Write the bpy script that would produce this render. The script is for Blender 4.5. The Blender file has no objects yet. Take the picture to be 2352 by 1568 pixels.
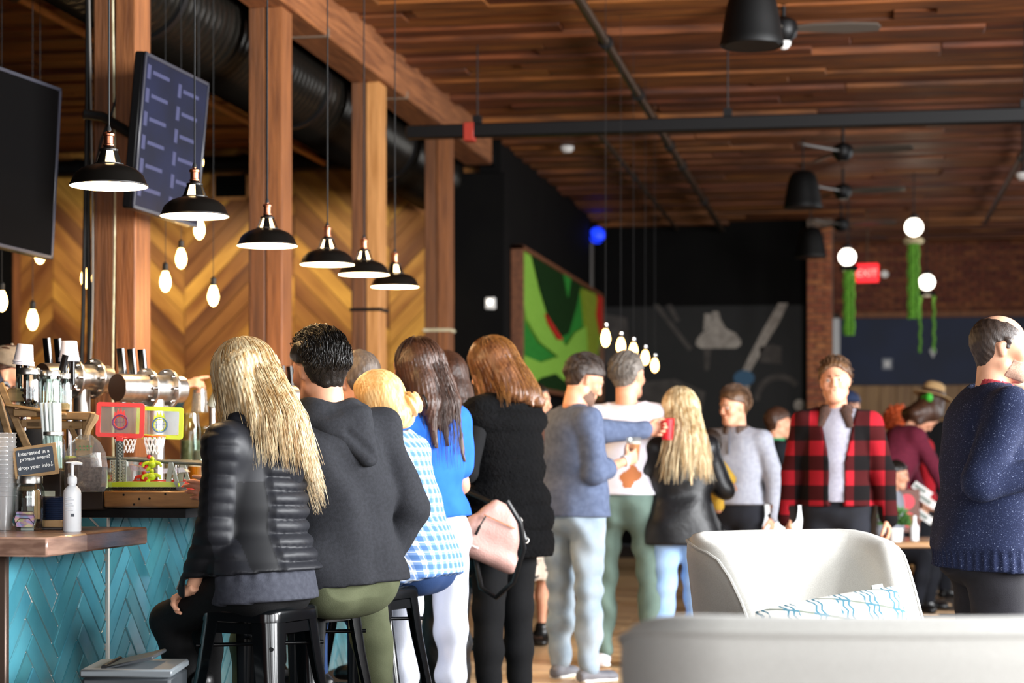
import bpy, bmesh, math, random
import numpy as np
from mathutils import Vector, Matrix
random.seed(7)
R = math.radians
SC = bpy.context.scene
COL = SC.collection
# ---------------------------------------------------------------- camera, world, sun, exposure
TH = R(9.91); CZ = 1.27; FP = 4573.0; HX, HY = 1176.0, 1039.0
cam = bpy.data.cameras.new('camera'); cam.lens = 70; cam.sensor_width = 36; cam.shift_y = 255/2352
cam.clip_end = 200; cam.dof.use_dof = True; cam.dof.focus_distance = 6.95; cam.dof.aperture_fstop = 2.8
camo = bpy.data.objects.new('camera', cam); COL.objects.link(camo)
camo.location = (0, 0, CZ); camo.rotation_euler = (R(90), 0, TH); SC.camera = camo
SC.view_settings.view_transform = 'Standard'; SC.view_settings.look = 'None'
SC.view_settings.gamma = 1; SC.view_settings.use_curve_mapping = False
SC.view_settings.exposure = 0.2
W = bpy.data.worlds.new('sky'); SC.world = W; W.use_nodes = True
W.node_tree.nodes['Background'].inputs[0].default_value = (.80, .90, 1, 1)
W.node_tree.nodes['Background'].inputs[1].default_value = 1.0
def area(name, loc, rot, sx, sy, power, col):
    l = bpy.data.lights.new(name, 'AREA'); l.shape = 'RECTANGLE'; l.size = sx; l.size_y = sy; l.energy = power; l.color = col
    o = bpy.data.objects.new(name, l); COL.objects.link(o); o.location = loc; o.rotation_euler = rot; return o
# daylight entering the tall windows on the right wall and behind the camera
DAY = (.97, .985, 1.0)
WIN_R = [-2.2, 1.6, 5.4, 9.2, 20.6, 24.4]     # last two added for weak light at the far end; centres along the right wall (x = 5.6)
for i, y in enumerate(WIN_R):
    area('window_light', (5.5, y, 2.65), (0, R(90), 0), 2.9, 2.7, (260, 620, 1000, 1150, 110, 90)[i], DAY)
area('window_light', (2.6, -4.4, 2.65), (R(90), 0, 0), 2.7, 2.9, 110, DAY); area('window_light', (-1.2, -4.4, 2.65), (R(90), 0, 0), 2.7, 2.9, 170, DAY)
RIGHT = Vector((math.cos(TH), math.sin(TH), 0)); FWD = Vector((-math.sin(TH), math.cos(TH), 0))
def at(px, py, k):                   # a point of the place: photograph pixel and pixels per metre there
    return RIGHT*((px-HX)/k) + FWD*(FP/k) + Vector((0, 0, CZ-(py-HY)/k))
def aty(px, y, z=0):                 # ground point on the room line y = const
    t = (px-HX)/FP; c, s = math.cos(TH), math.sin(TH)
    x = y*(t*c-s)/(c+t*s)
    return Vector((x, y, z))
def pt(name, loc, power, col, r=.03):
    l = bpy.data.lights.new(name, 'POINT'); l.energy = power; l.color = col; l.shadow_soft_size = r
    o = bpy.data.objects.new(name, l); COL.objects.link(o); o.location = loc; return o
WARM = (1, .66, .32)
# ---------------------------------------------------------------- materials
def lin(h):
    if not isinstance(h, str): return tuple(h)+(1,) if len(h) == 3 else h
    c = [int(h[i:i+2], 16)/255 for i in (0, 2, 4)]
    return tuple(x/12.92 if x <= .04045 else ((x+.055)/1.055)**2.4 for x in c)+(1,)
class NT:
    def __init__(s, name):
        s.m = bpy.data.materials.new(name); s.m.use_nodes = True; s.t = s.m.node_tree
        s.b = s.t.nodes['Principled BSDF']; s.out = s.t.nodes['Material Output']
    def n(s, t, **kw):
        x = s.t.nodes.new(t)
        for k, v in kw.items(): setattr(x, k, v)
        return x
    def l(s, a, b): s.t.links.new(a, b)
    def coord(s, scale=(1, 1, 1), rot=(0, 0, 0)):
        tc = s.n('ShaderNodeTexCoord'); mp = s.n('ShaderNodeMapping'); mp.inputs['Scale'].default_value = scale
        mp.inputs['Rotation'].default_value = rot; s.l(tc.outputs['Object'], mp.inputs[0]); return mp.outputs[0]
    def math(s, op, a, b=None):
        x = s.n('ShaderNodeMath', operation=op)
        for i, v in enumerate((a, b)):
            if v is None: continue
            if isinstance(v, (int, float)): x.inputs[i].default_value = v
            else: s.l(v, x.inputs[i])
        return x.outputs[0]
    def ramp(s, fac, stops):
        r = s.n('ShaderNodeValToRGB'); e = r.color_ramp.elements
        e[0].position, e[0].color = stops[0][0], lin(stops[0][1]); e[1].position, e[1].color = stops[-1][0], lin(stops[-1][1])
        for p, c in stops[1:-1]:
            q = e.new(p); q.color = lin(c)
        s.l(fac, r.inputs[0]); return r.outputs[0]
    def mix(s, fac, a, b, mode='MIX'):
        x = s.n('ShaderNodeMix', data_type='RGBA', blend_type=mode)
        for sock, v in ((x.inputs[0], fac), (x.inputs[6], a), (x.inputs[7], b)):
            if isinstance(v, (int, float)): sock.default_value = v
            elif isinstance(v, (str, tuple)): sock.default_value = lin(v)
            else: s.l(v, sock)
        return x.outputs[2]
def M(name, c, rough=.6, metal=0, c2=None, scale=6, stretch=(1, 1, 1), detail=4, bump=0, bscale=None, rnd=0, emit=0,
      sheen=0, coat=0, lo=.35, hi=.65, spec=.5, rot=(0, 0, 0), hue=0):
    t = NT(name); b = t.b; col = None
    b.inputs['Roughness'].default_value = rough; b.inputs['Metallic'].default_value = metal
    b.inputs['Base Color'].default_value = lin(c); b.inputs['Specular IOR Level'].default_value = spec
    if sheen: b.inputs['Sheen Weight'].default_value = sheen
    if coat: b.inputs['Coat Weight'].default_value = coat; b.inputs['Coat Roughness'].default_value = .08
    if c2 is not None:
        nz = t.n('ShaderNodeTexNoise'); nz.inputs['Scale'].default_value = scale; nz.inputs['Detail'].default_value = detail
        v = t.coord(stretch, rot)
        if rnd:
            oi = t.n('ShaderNodeObjectInfo'); ad = t.n('ShaderNodeVectorMath', operation='ADD'); mu = t.math('MULTIPLY', oi.outputs['Random'], 37.0)
            t.l(v, ad.inputs[0]); t.l(mu, ad.inputs[1]); v = ad.outputs[0]
        t.l(v, nz.inputs['Vector']); col = t.ramp(nz.outputs['Fac'], [(lo, c), (hi, c2)])
    if rnd:
        oi = t.n('ShaderNodeObjectInfo'); h = t.n('ShaderNodeHueSaturation')
        h.inputs['Color'].default_value = lin(c)
        if col: t.l(col, h.inputs['Color'])
        x = t.math('ADD', t.math('MULTIPLY', oi.outputs['Random'], rnd), 1-rnd/2); t.l(x, h.inputs['Value'])
        if hue: t.l(t.math('ADD', t.math('MULTIPLY', oi.outputs['Random'], hue), .5-hue/2), h.inputs['Hue'])
        col = h.outputs[0]
    if col: t.l(col, b.inputs['Base Color'])
    if bump:
        bz = t.n('ShaderNodeTexNoise'); bz.inputs['Scale'].default_value = bscale or scale*4; bz.inputs['Detail'].default_value = 3
        t.l(t.coord(stretch, rot), bz.inputs['Vector']); bp = t.n('ShaderNodeBump'); bp.inputs['Strength'].default_value = bump
        bp.inputs['Distance'].default_value = .01
        t.l(bz.outputs['Fac'], bp.inputs['Height']); t.l(bp.outputs[0], b.inputs['Normal'])
    if emit:
        b.inputs['Emission Color'].default_value = lin(c); b.inputs['Emission Strength'].default_value = emit
    return t.m
def glass(name, tint='f4faf8', base=.06, rough=.02, milk=0):
    t = NT(name); t.t.nodes.remove(t.b)
    tr = t.n('ShaderNodeBsdfTransparent'); tr.inputs[0].default_value = lin(tint)
    gl = t.n('ShaderNodeBsdfGlossy'); gl.inputs['Roughness'].default_value = rough
    lw = t.n('ShaderNodeLayerWeight'); lw.inputs[0].default_value = .25
    f = t.math('MINIMUM', t.math('ADD', t.math('MULTIPLY', lw.outputs['Facing'], .55), base), 1.0)
    mx = t.n('ShaderNodeMixShader'); t.l(f, mx.inputs[0]); t.l(tr.outputs[0], mx.inputs[1]); t.l(gl.outputs[0], mx.inputs[2])
    o = mx.outputs[0]
    if milk:
        tl = t.n('ShaderNodeBsdfTranslucent'); df = t.n('ShaderNodeBsdfDiffuse'); m1 = t.n('ShaderNodeMixShader'); m2 = t.n('ShaderNodeMixShader'); m2.inputs[0].default_value = milk
        t.l(tl.outputs[0], m1.inputs[1]); t.l(df.outputs[0], m1.inputs[2]); t.l(o, m2.inputs[1]); t.l(m1.outputs[0], m2.inputs[2]); o = m2.outputs[0]
    t.l(o, t.out.inputs[0]); return t.m
def plaid(name, base, band, both, period=.085, duty=.5, axes='xz', rough=.9, rot=(0, 0, 0), line=None):
    t = NT(name); t.b.inputs['Roughness'].default_value = rough
    t.b.inputs['Specular IOR Level'].default_value = .2
    sp = t.n('ShaderNodeSeparateXYZ'); t.l(t.coord((1/period,)*3, rot), sp.inputs[0])
    def stripe(ax, d, off=0):
        return t.math('LESS_THAN', t.math('FRACT', t.math('ADD', sp.outputs['XYZ'.index(ax.upper())], 20.13+off)), d)
    a = stripe(axes[0], duty); c = stripe(axes[1], duty)
    s = t.math('MULTIPLY', t.math('ADD', a, c), .5)
    r = t.n('ShaderNodeValToRGB'); r.color_ramp.interpolation = 'CONSTANT'; e = r.color_ramp.elements
    e[0].position, e[0].color = 0, lin(base); e[1].position, e[1].color = .75, lin(both); q = e.new(.25); q.color = lin(band)
    t.l(s, r.inputs[0]); col = r.outputs[0]
    if line:
        ln = t.math('MAXIMUM', stripe(axes[0], .07, .22), stripe(axes[1], .07, .22)); col = t.mix(t.math('MULTIPLY', ln, .8), col, line)
    t.l(col, t.b.inputs['Base Color']); return t.m
# ---------------------------------------------------------------- mesh helpers
class MB:
    def __init__(s): s.v = []; s.f = []; s.m = []
    def add(s, vs, fs, m=0):
        o = len(s.v); s.v += [tuple(v) for v in vs]; s.f += [tuple(i+o for i in f) for f in fs]; s.m += [m]*len(fs); return s
    def box(s, c, size, rot=None, bev=0, m=0, seg=1):
        bm = bmesh.new(); bmesh.ops.create_cube(bm, size=1); bmesh.ops.scale(bm, vec=size, verts=bm.verts)
        if bev: bmesh.ops.bevel(bm, geom=bm.edges[:], offset=bev, segments=seg, affect='EDGES', profile=.5)
        X = Matrix.Translation(c) @ (rot.to_4x4() if rot else Matrix())
        bm.verts.index_update(); s.add([X @ v.co for v in bm.verts], [[v.index for v in f.verts] for f in bm.faces], m); bm.free(); return s
    def bb(s, lo, hi, bev=0, m=0):
        return s.box([(a+b)/2 for a, b in zip(lo, hi)], [b-a for a, b in zip(lo, hi)], None, bev, m)
    def cyl(s, p0, p1, r0, r1=None, n=16, m=0, caps=True):
        r1 = r0 if r1 is None else r1; p0 = Vector(p0); p1 = Vector(p1)
        q = (p1-p0).to_track_quat('Z', 'Y'); vs = []
        for p, r in ((p0, r0), (p1, r1)):
            vs += [p+q @ Vector((r*math.cos(2*math.pi*i/n), r*math.sin(2*math.pi*i/n), 0)) for i in range(n)]
        fs = [(i, (i+1) % n, n+(i+1) % n, n+i) for i in range(n)]
        if caps: fs += [tuple(range(n-1, -1, -1)), tuple(range(n, 2*n))]
        return s.add(vs, fs, m)
    def lathe(s, prof, n=24, X=None, m=0, closed=False):
        X = X or Matrix(); vs = []; fs = []; P = len(prof)
        for r, z in prof:
            vs += [X @ Vector((r*math.cos(2*math.pi*i/n), r*math.sin(2*math.pi*i/n), z)) for i in range(n)]
        for j in range(P if closed else P-1):
            a, b = j*n, ((j+1) % P)*n
            fs += [(a+i, a+(i+1) % n, b+(i+1) % n, b+i) for i in range(n)]
        return s.add(vs, fs, m)
    def tube(s, pts, r, n=8, m=0, caps=True):
        pts = [Vector(p) for p in pts]; vs = []; fs = []; k = len(pts); up = None
        rr = r if isinstance(r, (list, tuple)) else [r]*k
        for i, p in enumerate(pts):
            d = (pts[min(i+1, k-1)]-pts[max(i-1, 0)]).normalized()
            if up is None: up = d.orthogonal().normalized()
            up = (up-d*up.dot(d)).normalized(); sd = d.cross(up)
            vs += [p+(up*math.cos(2*math.pi*j/n)+sd*math.sin(2*math.pi*j/n))*rr[i] for j in range(n)]
        for i in range(k-1):
            fs += [(i*n+j, i*n+(j+1) % n, (i+1)*n+(j+1) % n, (i+1)*n+j) for j in range(n)]
        if caps: fs += [tuple(range(n-1, -1, -1)), tuple(range((k-1)*n, k*n))]
        return s.add(vs, fs, m)
    def prism(s, poly, d, X=None, m=0):            # polygon in local xy, extruded 0..d along local z
        X = X or Matrix(); n = len(poly)
        vs = [X @ Vector((x, y, z)) for z in (0, d) for x, y in poly]
        return s.add(vs, [tuple(range(n-1, -1, -1)), tuple(range(n, 2*n))]+[(i, (i+1) % n, n+(i+1) % n, n+i) for i in range(n)], m)
    def ball(s, c, r, n=16, m=0, X=None):
        rx, ry, rz = (r,)*3 if isinstance(r, (int, float)) else r; c = Vector(c); h = n//2; vs = []; fs = []
        X = X or Matrix()
        for j in range(h+1):
            t = math.pi*j/h
            vs += [X @ (c+Vector((rx*math.sin(t)*math.cos(2*math.pi*i/n), ry*math.sin(t)*math.sin(2*math.pi*i/n), -rz*math.cos(t)))) for i in range(n)]
        for j in range(h): fs += [(j*n+i, j*n+(i+1) % n, (j+1)*n+(i+1) % n, (j+1)*n+i) for i in range(n)]
        return s.add(vs, fs, m)
    def mesh(s, name, mats, smooth=True, ang=38):
        me = bpy.data.meshes.new(name); me.from_pydata(s.v, [], s.f)
        for mt in (mats if isinstance(mats, (list, tuple)) else [mats]): me.materials.append(mt)
        if any(s.m): me.polygons.foreach_set('material_index', s.m)
        bm = bmesh.new(); bm.from_mesh(me); bmesh.ops.remove_doubles(bm, verts=bm.verts, dist=1e-6)
        bmesh.ops.recalc_face_normals(bm, faces=bm.faces); bm.to_mesh(me); bm.free()
        if smooth: me.shade_smooth(); me.set_sharp_from_angle(angle=R(ang))
        return me
    def build(s, name, mats, parent=None, loc=None, rot=None, smooth=True, ang=38, label=None):
        return link(name, s.mesh(name, mats, smooth, ang), parent, loc, rot, label)
def link(name, data, parent=None, loc=None, rot=None, label=None):
    o = bpy.data.objects.new(name, data); COL.objects.link(o)
    if parent: o.parent = parent
    if loc is not None: o.location = loc
    if rot is not None: o.rotation_euler = rot
    if label: o['label'] = label
    return o
def tag(o, label, cat, group=None):
    o['label'] = label; o['category'] = cat
    if group: o['group'] = group
    return o
def thing(name, label, cat, loc=(0, 0, 0), rz=0, group=None, rot=None):
    o = bpy.data.objects.new(name, None); COL.objects.link(o); o.empty_display_size = .1
    o.location = loc; o.rotation_euler = rot or (0, 0, rz); return tag(o, label, cat, group)
def struct(name, mb, mats, parent=None, **kw):
    o = mb.build(name, mats, parent, **kw)
    if not parent: o['kind'] = 'structure'
    return o
def dup(root, loc, rot=None, label=None):
    r = root.copy(); COL.objects.link(r); r.location = loc
    if rot is not None: r.rotation_euler = rot
    if label: r['label'] = label
    for ch in list(root.children):
        c = ch.copy(); COL.objects.link(c); c.parent = r
        for g in ch.children:
            d = g.copy(); COL.objects.link(d); d.parent = c
    return r
def arc(c, r, a0, a1, n): return [(c[0]+r*math.cos(R(a0+(a1-a0)*i/n)), c[1]+r*math.sin(R(a0+(a1-a0)*i/n))) for i in range(n+1)]
def rrect(w, h, r, n=4):
    p = []
    for cx, cy, a in ((w/2-r, h/2-r, 0), (-w/2+r, h/2-r, 90), (-w/2+r, -h/2+r, 180), (w/2-r, -h/2+r, 270)): p += arc((cx, cy), r, a, a+90, n)
    return p
def text(body, size, mat, parent, loc, rot, name='lettering', align='CENTER', bold=0):
    cu = bpy.data.curves.new(name, 'FONT'); cu.body = body; cu.size = size; cu.align_x = align; cu.extrude = .0006; cu.offset = bold
    cu.materials.append(mat); o = bpy.data.objects.new(name, cu); me = bpy.data.meshes.new_from_object(o); bpy.data.objects.remove(o); me.name = name
    return link(name, me, parent, loc, rot)
# ================================================================ STRUCTURE
CEIL = 4.45
m_plank = M('ceiling_wood', '84481c', .55, c2='46220a', scale=3, stretch=(.6, 6, 6), rnd=.75, hue=.02, bump=.2)
m_wall_plank = M('reclaimed_plank', 'b07c38', .5, c2='7c4a1a', scale=2.2, stretch=(.5, 3, 3), rnd=1.15, hue=.03, bump=.2)
m_black = M('black_paint', '050404', .75, c2='080706', scale=3, spec=.12)
m_blackmetal = M('black_metal', '080809', .45, spec=.3)
m_timber = M('timber', '965c30', .6, c2='66391a', scale=4, stretch=(9, 9, .6), bump=.35, bscale=14, lo=.3, hi=.7)
m_timber_y = M('beam_timber', '9c6238', .6, c2='6e3f20', scale=4, stretch=(8, .5, 8), bump=.3, bscale=14)
m_floor_base = M('floor_joint', '3a2a1c', .8)
m_floor = M('floor_plank', 'e2c298', .32, c2='c89e70', scale=3, stretch=(.8, 8, 4), rnd=.35, hue=.01)
m_brick = M('brick', '8c4a2c', .85, c2='6a3420', scale=20, rnd=.6, hue=.02, bump=.3)
m_mortar = M('mortar', '7a6a5c', .9, c2='5c4c40', scale=30)
m_white = M('white_paint', 'e8e6e2', .6)
fl = struct('floor', MB().bb((-9.2, -4.6, -.2), (5.7, 31.2, -.012)), m_floor_base)
pl = MB().box((0, 0, 0), (1.8, .155, .03), bev=.003).mesh('plank', m_floor)
for i in range(90):
    y = 9.6+i*.16
    xo = -((i*.73) % 1.8)
    for j in range(2):
        x = -1.9+xo*.5+j*1.81
        link('plank', pl, fl, (x, y, -.0155))
ce = struct('ceiling', MB().bb((-9.2, -4.6, CEIL+.05), (5.7, 31.2, CEIL+.25)), m_black)
cps = [MB().box((0, 0, 0), (w, .235, .09), bev=.006).mesh('plank', m_plank) for w in (2.4, 3.3, 4.1)]
n = 0
for i in range(76):
    y = 11.6+i*.248; x = -8.8 if y < 20 else -3.6
    Yc = y*.985
    xr = (2352+60-HX)/FP*Yc*1.0-.172*y*.95+.6
    x -= random.random()*2.2
    while x < xr:
        k = random.randrange(3); w = (2.4, 3.3, 4.1)[k]
        link('plank', cps[k], ce, (x+w/2, y, CEIL+random.choice((0, .0, .02, -.02, -.035)))); x += w+.006; n += 1
# walls
struct('wall_right', (lambda mb: [mb.bb((5.6, y0, 0), (5.8, y1, CEIL+.1)) for y0, y1 in zip([-4.6]+[y+1.4 for y in WIN_R], [y-1.4 for y in WIN_R]+[31.2])] and
    [mb.bb((5.6, y-1.4, 0), (5.8, y+1.4, 1.15)) for y in WIN_R] and [mb.bb((5.6, y-1.4, 4.15), (5.8, y+1.4, CEIL+.1)) for y in WIN_R] and mb)(MB()), m_brick)
struct('wall_back', (lambda mb: [mb.bb((a, -4.7, 0), (b, -4.5, CEIL+.1)) for a, b in ((-9.2, -2.6), (.2, 1.2), (4.0, 5.7))] and
    [mb.bb((a, -4.7, z0), (b, -4.5, z1)) for a, b in ((1.2, 4.0), (-2.6, .2)) for z0, z1 in ((0, 1.15), (4.15, CEIL+.1))] and mb)(MB()), m_brick)
struct('wall_left', MB().bb((-9.35, -4.6, 0), (-9.2, 20.2, CEIL+.1)), m_black)
struct('wall_corridor', MB().bb((-3.75, 19.6, 0), (-3.54, 27.4, CEIL+.1)), m_black)
struct('wall_mural', MB().bb((-3.54, 27.3, 0), (-.70, 27.5, CEIL+.1)), m_black)
# chevron plank wall behind the bar
WY = 19.8
wc = struct('wall_chevron', MB().bb((-9.2, WY, 0), (-3.75, WY+.2, CEIL+.1)), m_black)
bx = [-8.71, -8.35, -6.9, -5.72, -4.72, -3.56]; sgn = [1, -1, 1, -1, 1]; pw = .148
def clip(poly, a, b, c):                          # keep a*x+b*y<=c
    out = []
    for i in range(len(poly)):
        p, q = poly[i], poly[(i+1) % len(poly)]; dp = a*p[0]+b*p[1]-c; dq = a*q[0]+b*q[1]-c
        if dp <= 0: out.append(p)
        if dp*dq < 0:
            t = dp/(dp-dq); out.append((p[0]+t*(q[0]-p[0]), p[1]+t*(q[1]-p[1])))
    return out
XW = Matrix(((1, 0, 0, 0), (0, 0, -1, 0), (0, 1, 0, 0), (0, 0, 0, 1)))     # local xy -> world xz, depth towards -y
for ci in range(5):
    x0, x1, s_ = bx[ci], bx[ci+1], sgn[ci]; vp = pw*math.sqrt(2); z = 1.0-(x1-x0)-.2
    while z < CEIL+.1:
        a = [(x0+.003, z+(0 if s_ > 0 else (x1-x0))), (x1-.003, z+((x1-x0) if s_ > 0 else 0))]
        poly = [a[0], a[1], (a[1][0], a[1][1]+vp-.008), (a[0][0], a[0][1]+vp-.008)]
        poly = clip(clip(poly, 0, 1, CEIL+.02), 0, -1, -1.0)
        if len(poly) > 2:
            cx = sum(p[0] for p in poly)/len(poly); cz = sum(p[1] for p in poly)/len(poly)
            rot = Matrix.Rotation(R(45 if s_ > 0 else -45), 4, 'Z')
            q = [(rot.inverted() @ Vector((p[0]-cx, p[1]-cz, 0)))[:2] for p in poly]
            MB().prism(q, .03+random.random()*.02).build('plank', m_wall_plank, wc, smooth=False).matrix_world = Matrix.Translation((cx, WY, cz)) @ XW @ rot
        z += vp
o = struct('trim_1', MB().bb((-8.78, WY-.06, 0), (-8.71, WY+.02, CEIL)), m_timber)
struct('wall_dark', MB().bb((-9.2, WY-.03, 0), (-8.78, WY+.02, CEIL)), m_black)
# black wall return with timber edge near the end of the chevron wall
struct('trim_2', MB().bb((-3.98, 19.42, 0), (-3.47, 19.58, 4.05), .01), m_black)
# brick wall at the far end, pier, navy panel, tan wood dado
BY = 31.0
wb = struct('wall_far', MB().bb((-1.2, BY, 0), (5.7, BY+.2, CEIL+.1)), m_mortar)
bk = MB().box((0, 0, 0), (.215, .06, .066), bev=.004).mesh('brick', m_brick)
for r in range(15):
    for c in range(17):
        x = -.72+c*.227+(r % 2)*.113
        if x < 3.1: link('brick', bk, wb, (x, BY-.005, 3.44+r*.078))
stb = MB()
for r in range(15):
    for c in range(11):
        stb.box((3.2+c*.227+(r % 2)*.113, BY-.005, 3.44+r*.078), (.215, .06, .066))
o = stb.build('brick', m_brick, wb, smooth=False); o['kind'] = 'stuff'
pr = struct('trim_3', MB().bb((-.70, 27.05, 0), (-.36, 27.55, CEIL)), m_mortar)
bp = MB().box((0, 0, 0), (.21, .03, .066), bev=.004).mesh('brick', m_brick); bh = MB().box((0, 0, 0), (.10, .03, .066), bev=.004).mesh('brick', m_brick)
m_pier = M('pier_brick', 'b06a44', .85, c2='8c4c30', scale=18, rnd=.5, hue=.02)
for mm in (bp, bh): mm.materials[0] = m_pier
for r in range(55):
    z = .05+r*.078
    a, b = (-.590, -.420) if r % 2 else (-.475, -.645)
    link('brick', bp, pr, (a, 27.04, z)); link('brick', bh, pr, (b, 27.04, z))
m_navy = M('navy_panel', '0c1c38', .6, c2='0f2142', scale=2)
m_tan = M('tan_wood', 'a8804c', .5, c2='8a6236', scale=3, stretch=(6, 6, .6), rnd=.3)
na = struct('trim_4', MB().bb((-.30, BY-.12, 2.3), (5.6, BY-.02, 3.32)), m_navy)
da = struct('trim_5', MB().bb((-.9, BY-.10, 0), (5.6, BY-.03, 2.3)), M('dado_backing', '3a2a1a', .8))
dp = MB().box((0, 0, 0), (.235, .03, 2.28), bev=.004).mesh('panel', m_tan)
for i in range(24): link('panel', dp, da, (-.78+i*.24, BY-.11, 1.15))
struct('trim_6', MB().bb((-.46, BY-.2, 0), (-.30, BY-.02, 3.32), .01), m_white)
struct('trim_7', MB().bb((-.30, BY-.16, 3.32), (5.6, BY-.02, 3.42), .01), m_timber)
# timber posts, each two timbers bolted together with a pale filler joint
m_filler = M('filler', 'd8cfae', .8, c2='b8ad88', scale=20)
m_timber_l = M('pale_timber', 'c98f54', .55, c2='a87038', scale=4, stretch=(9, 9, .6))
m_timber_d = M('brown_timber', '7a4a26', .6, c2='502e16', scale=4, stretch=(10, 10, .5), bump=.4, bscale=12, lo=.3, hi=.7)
PX = -3.72
for i, y in enumerate((9.7, 12.3, 14.9, 17.5)):
    t = thing('timber_post', ('rough timber post beside the hanging menu screen, cables on its side', 'timber post behind the third black pendant lamp',
              'timber post carrying the end of the ceiling beam above the fifth pendant lamp', 'reddish timber post at the right end of the chevron wall')[i], 'post', (PX, y, 0), 0, 'timber posts behind the bar')
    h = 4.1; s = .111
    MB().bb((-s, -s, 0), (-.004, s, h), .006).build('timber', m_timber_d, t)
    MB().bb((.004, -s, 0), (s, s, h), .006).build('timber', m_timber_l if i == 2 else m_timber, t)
    if i == 0: MB().tube([(-.004+.006*math.sin(z*3), -s+.004, z) for z in np.linspace(1, h-.2, 24)], .006, 6).build('filler_joint', m_filler, t)
    if i > 1: MB().bb((-s-.012, -s-.012, 2.35), (s+.012, s+.012, 2.375)).build('strap', m_filler if i == 3 else m_blackmetal, t)
bm_ = thing('ceiling_beam', 'heavy timber beam running under the ceiling to the black wall', 'beam', (-3.70, 14, 4.1))
MB().bb((-.14, -7, 0), (.14, 5.25, .35), .015).build('timber', m_timber_y, bm_)
for y in (-.9, 1.5, 3.2): MB().bb((-.147, y, -.008), (.147, y+.03, .05)).build('strap', M('strap_steel', '9a8a78', .4, metal=.6), bm_)
# rail, pipes, ducts
def pipe(name, label, cat, x, z, y0, y1, r, mat, clamps=(), group=None):
    t = thing(name, label, cat, (x, y0, z), 0, group)
    MB().cyl((0, 0, 0), (0, y1-y0, 0), r, n=14).build('pipe', mat, t)
    for y in clamps:
        MB().cyl((0, y-y0-.04, 0), (0, y-y0+.04, 0), r*1.5, n=14).cyl((0, y-y0, r), (0, y-y0, CEIL-z-.05), .008, n=6).build('clamp', m_blackmetal, t)
m_cond = M('conduit_steel', '5a4a3c', .35, metal=.8)
pipe('sprinkler_pipe', 'long dark pipe running away under the ceiling left of the big bell speaker', 'pipe', -1.85, 4.30, 9, 27.2, .036, m_cond, (14.6, 16.8, 18.4, 19.6, 21, 24))
pipe('conduit', 'thin conduit along the ceiling at the right edge', 'pipe', 1.63, 4.30, 12, 27.0, .03, m_cond, (17, 21))
pipe('conduit', 'faint thin conduit on the ceiling by the corridor wall', 'pipe', -2.46, 4.32, 18.6, 27.2, .025, m_cond, (22,))
pipe('conduit', 'thin lit conduit crossing the ceiling at the upper left corner', 'pipe', -5.34, 4.2, 8, 19.7, .03, m_timber_l, (12, 15))
t = thing('ceiling_rail', 'long black rail hung across the room below the ceiling', 'rail', (-3.42, 14.9, 3.72))
MB().bb((0, -.05, -.05), (7.5, .05, .05), .008).build('bar', m_blackmetal, t)
for x in (.55, 2.45, 4.6, 6.7): MB().cyl((x, 0, .05), (x, 0, CEIL-3.72-.02), .006, n=8).bb((x-.03, -.04, .05), (x+.03, .04, .11)).build('hanger', m_blackmetal, t)
MB().bb((.45, -.056, -.08), (.53, .056, .06), .005).build('bracket', M('red_plastic', '9a2c1c', .5), t, label='red bracket')
t = thing('spiral_duct', 'large black ribbed round duct under the ceiling behind the timber posts', 'duct', (-4.22, 8, 4.02))
m_duct = M('duct_black', '2a2722', .27, metal=.8)
mb = MB(); prof = []
for i in range(115*4+1):
    y = i*.025; prof.append((.315+(.016 if i % 4 == 0 else 0), y))
mb.lathe(prof, 28, Matrix(((1, 0, 0, 0), (0, 0, 1, 0), (0, 1, 0, 0), (0, 0, 0, 1)))); mb.build('duct', m_duct, t, ang=60)
for y in (3.2, 6.4, 9.3): MB().lathe([(.30, -.03), (.335, -.03), (.335, .03), (.30, .03)], 28, Matrix.Translation((0, y, 0)) @ Matrix(((1, 0, 0, 0), (0, 0, 1, 0), (0, 1, 0, 0), (0, 0, 0, 1)))).build('joint_ring', m_blackmetal, t)
t = thing('cross_duct', 'dark pipe along the top of the chevron wall', 'pipe', (-8.8, 19.6, 4.22))
MB().cyl((0, 0, 0), (5.2, 0, 0), .09, n=16).build('pipe', m_blackmetal, t)
for x in (.8, 2.6, 4.4): MB().cyl((x-.03, 0, 0), (x+.03, 0, 0), .105, n=16).build('clamp', m_blackmetal, t)
# wall vent
p = aty(530, WY-.06); t = thing('wall_vent', 'dark vent grille in a pale wooden frame on the chevron wall', 'vent', (p.x, WY-.05, 4.02))
for a in ((-.2, -.145, .2, -.115), (-.2, .115, .2, .145), (-.2, -.145, -.17, .145), (.17, -.145, .2, .145)):
    MB().bb((a[0], -.03, a[1]), (a[2], .03, a[3]), .004).build('frame', m_timber_l, t)
MB().bb((-.17, .0, -.115), (.17, .03, .115)).build('backing', m_black, t)
sl = MB().box((0, 0, 0), (.34, .02, .012), Matrix.Rotation(R(35), 3, 'X')).mesh('slat', m_blackmetal)
for i in range(8): link('slat', sl, t, (0, -.01, -.1+i*.028))
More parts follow.
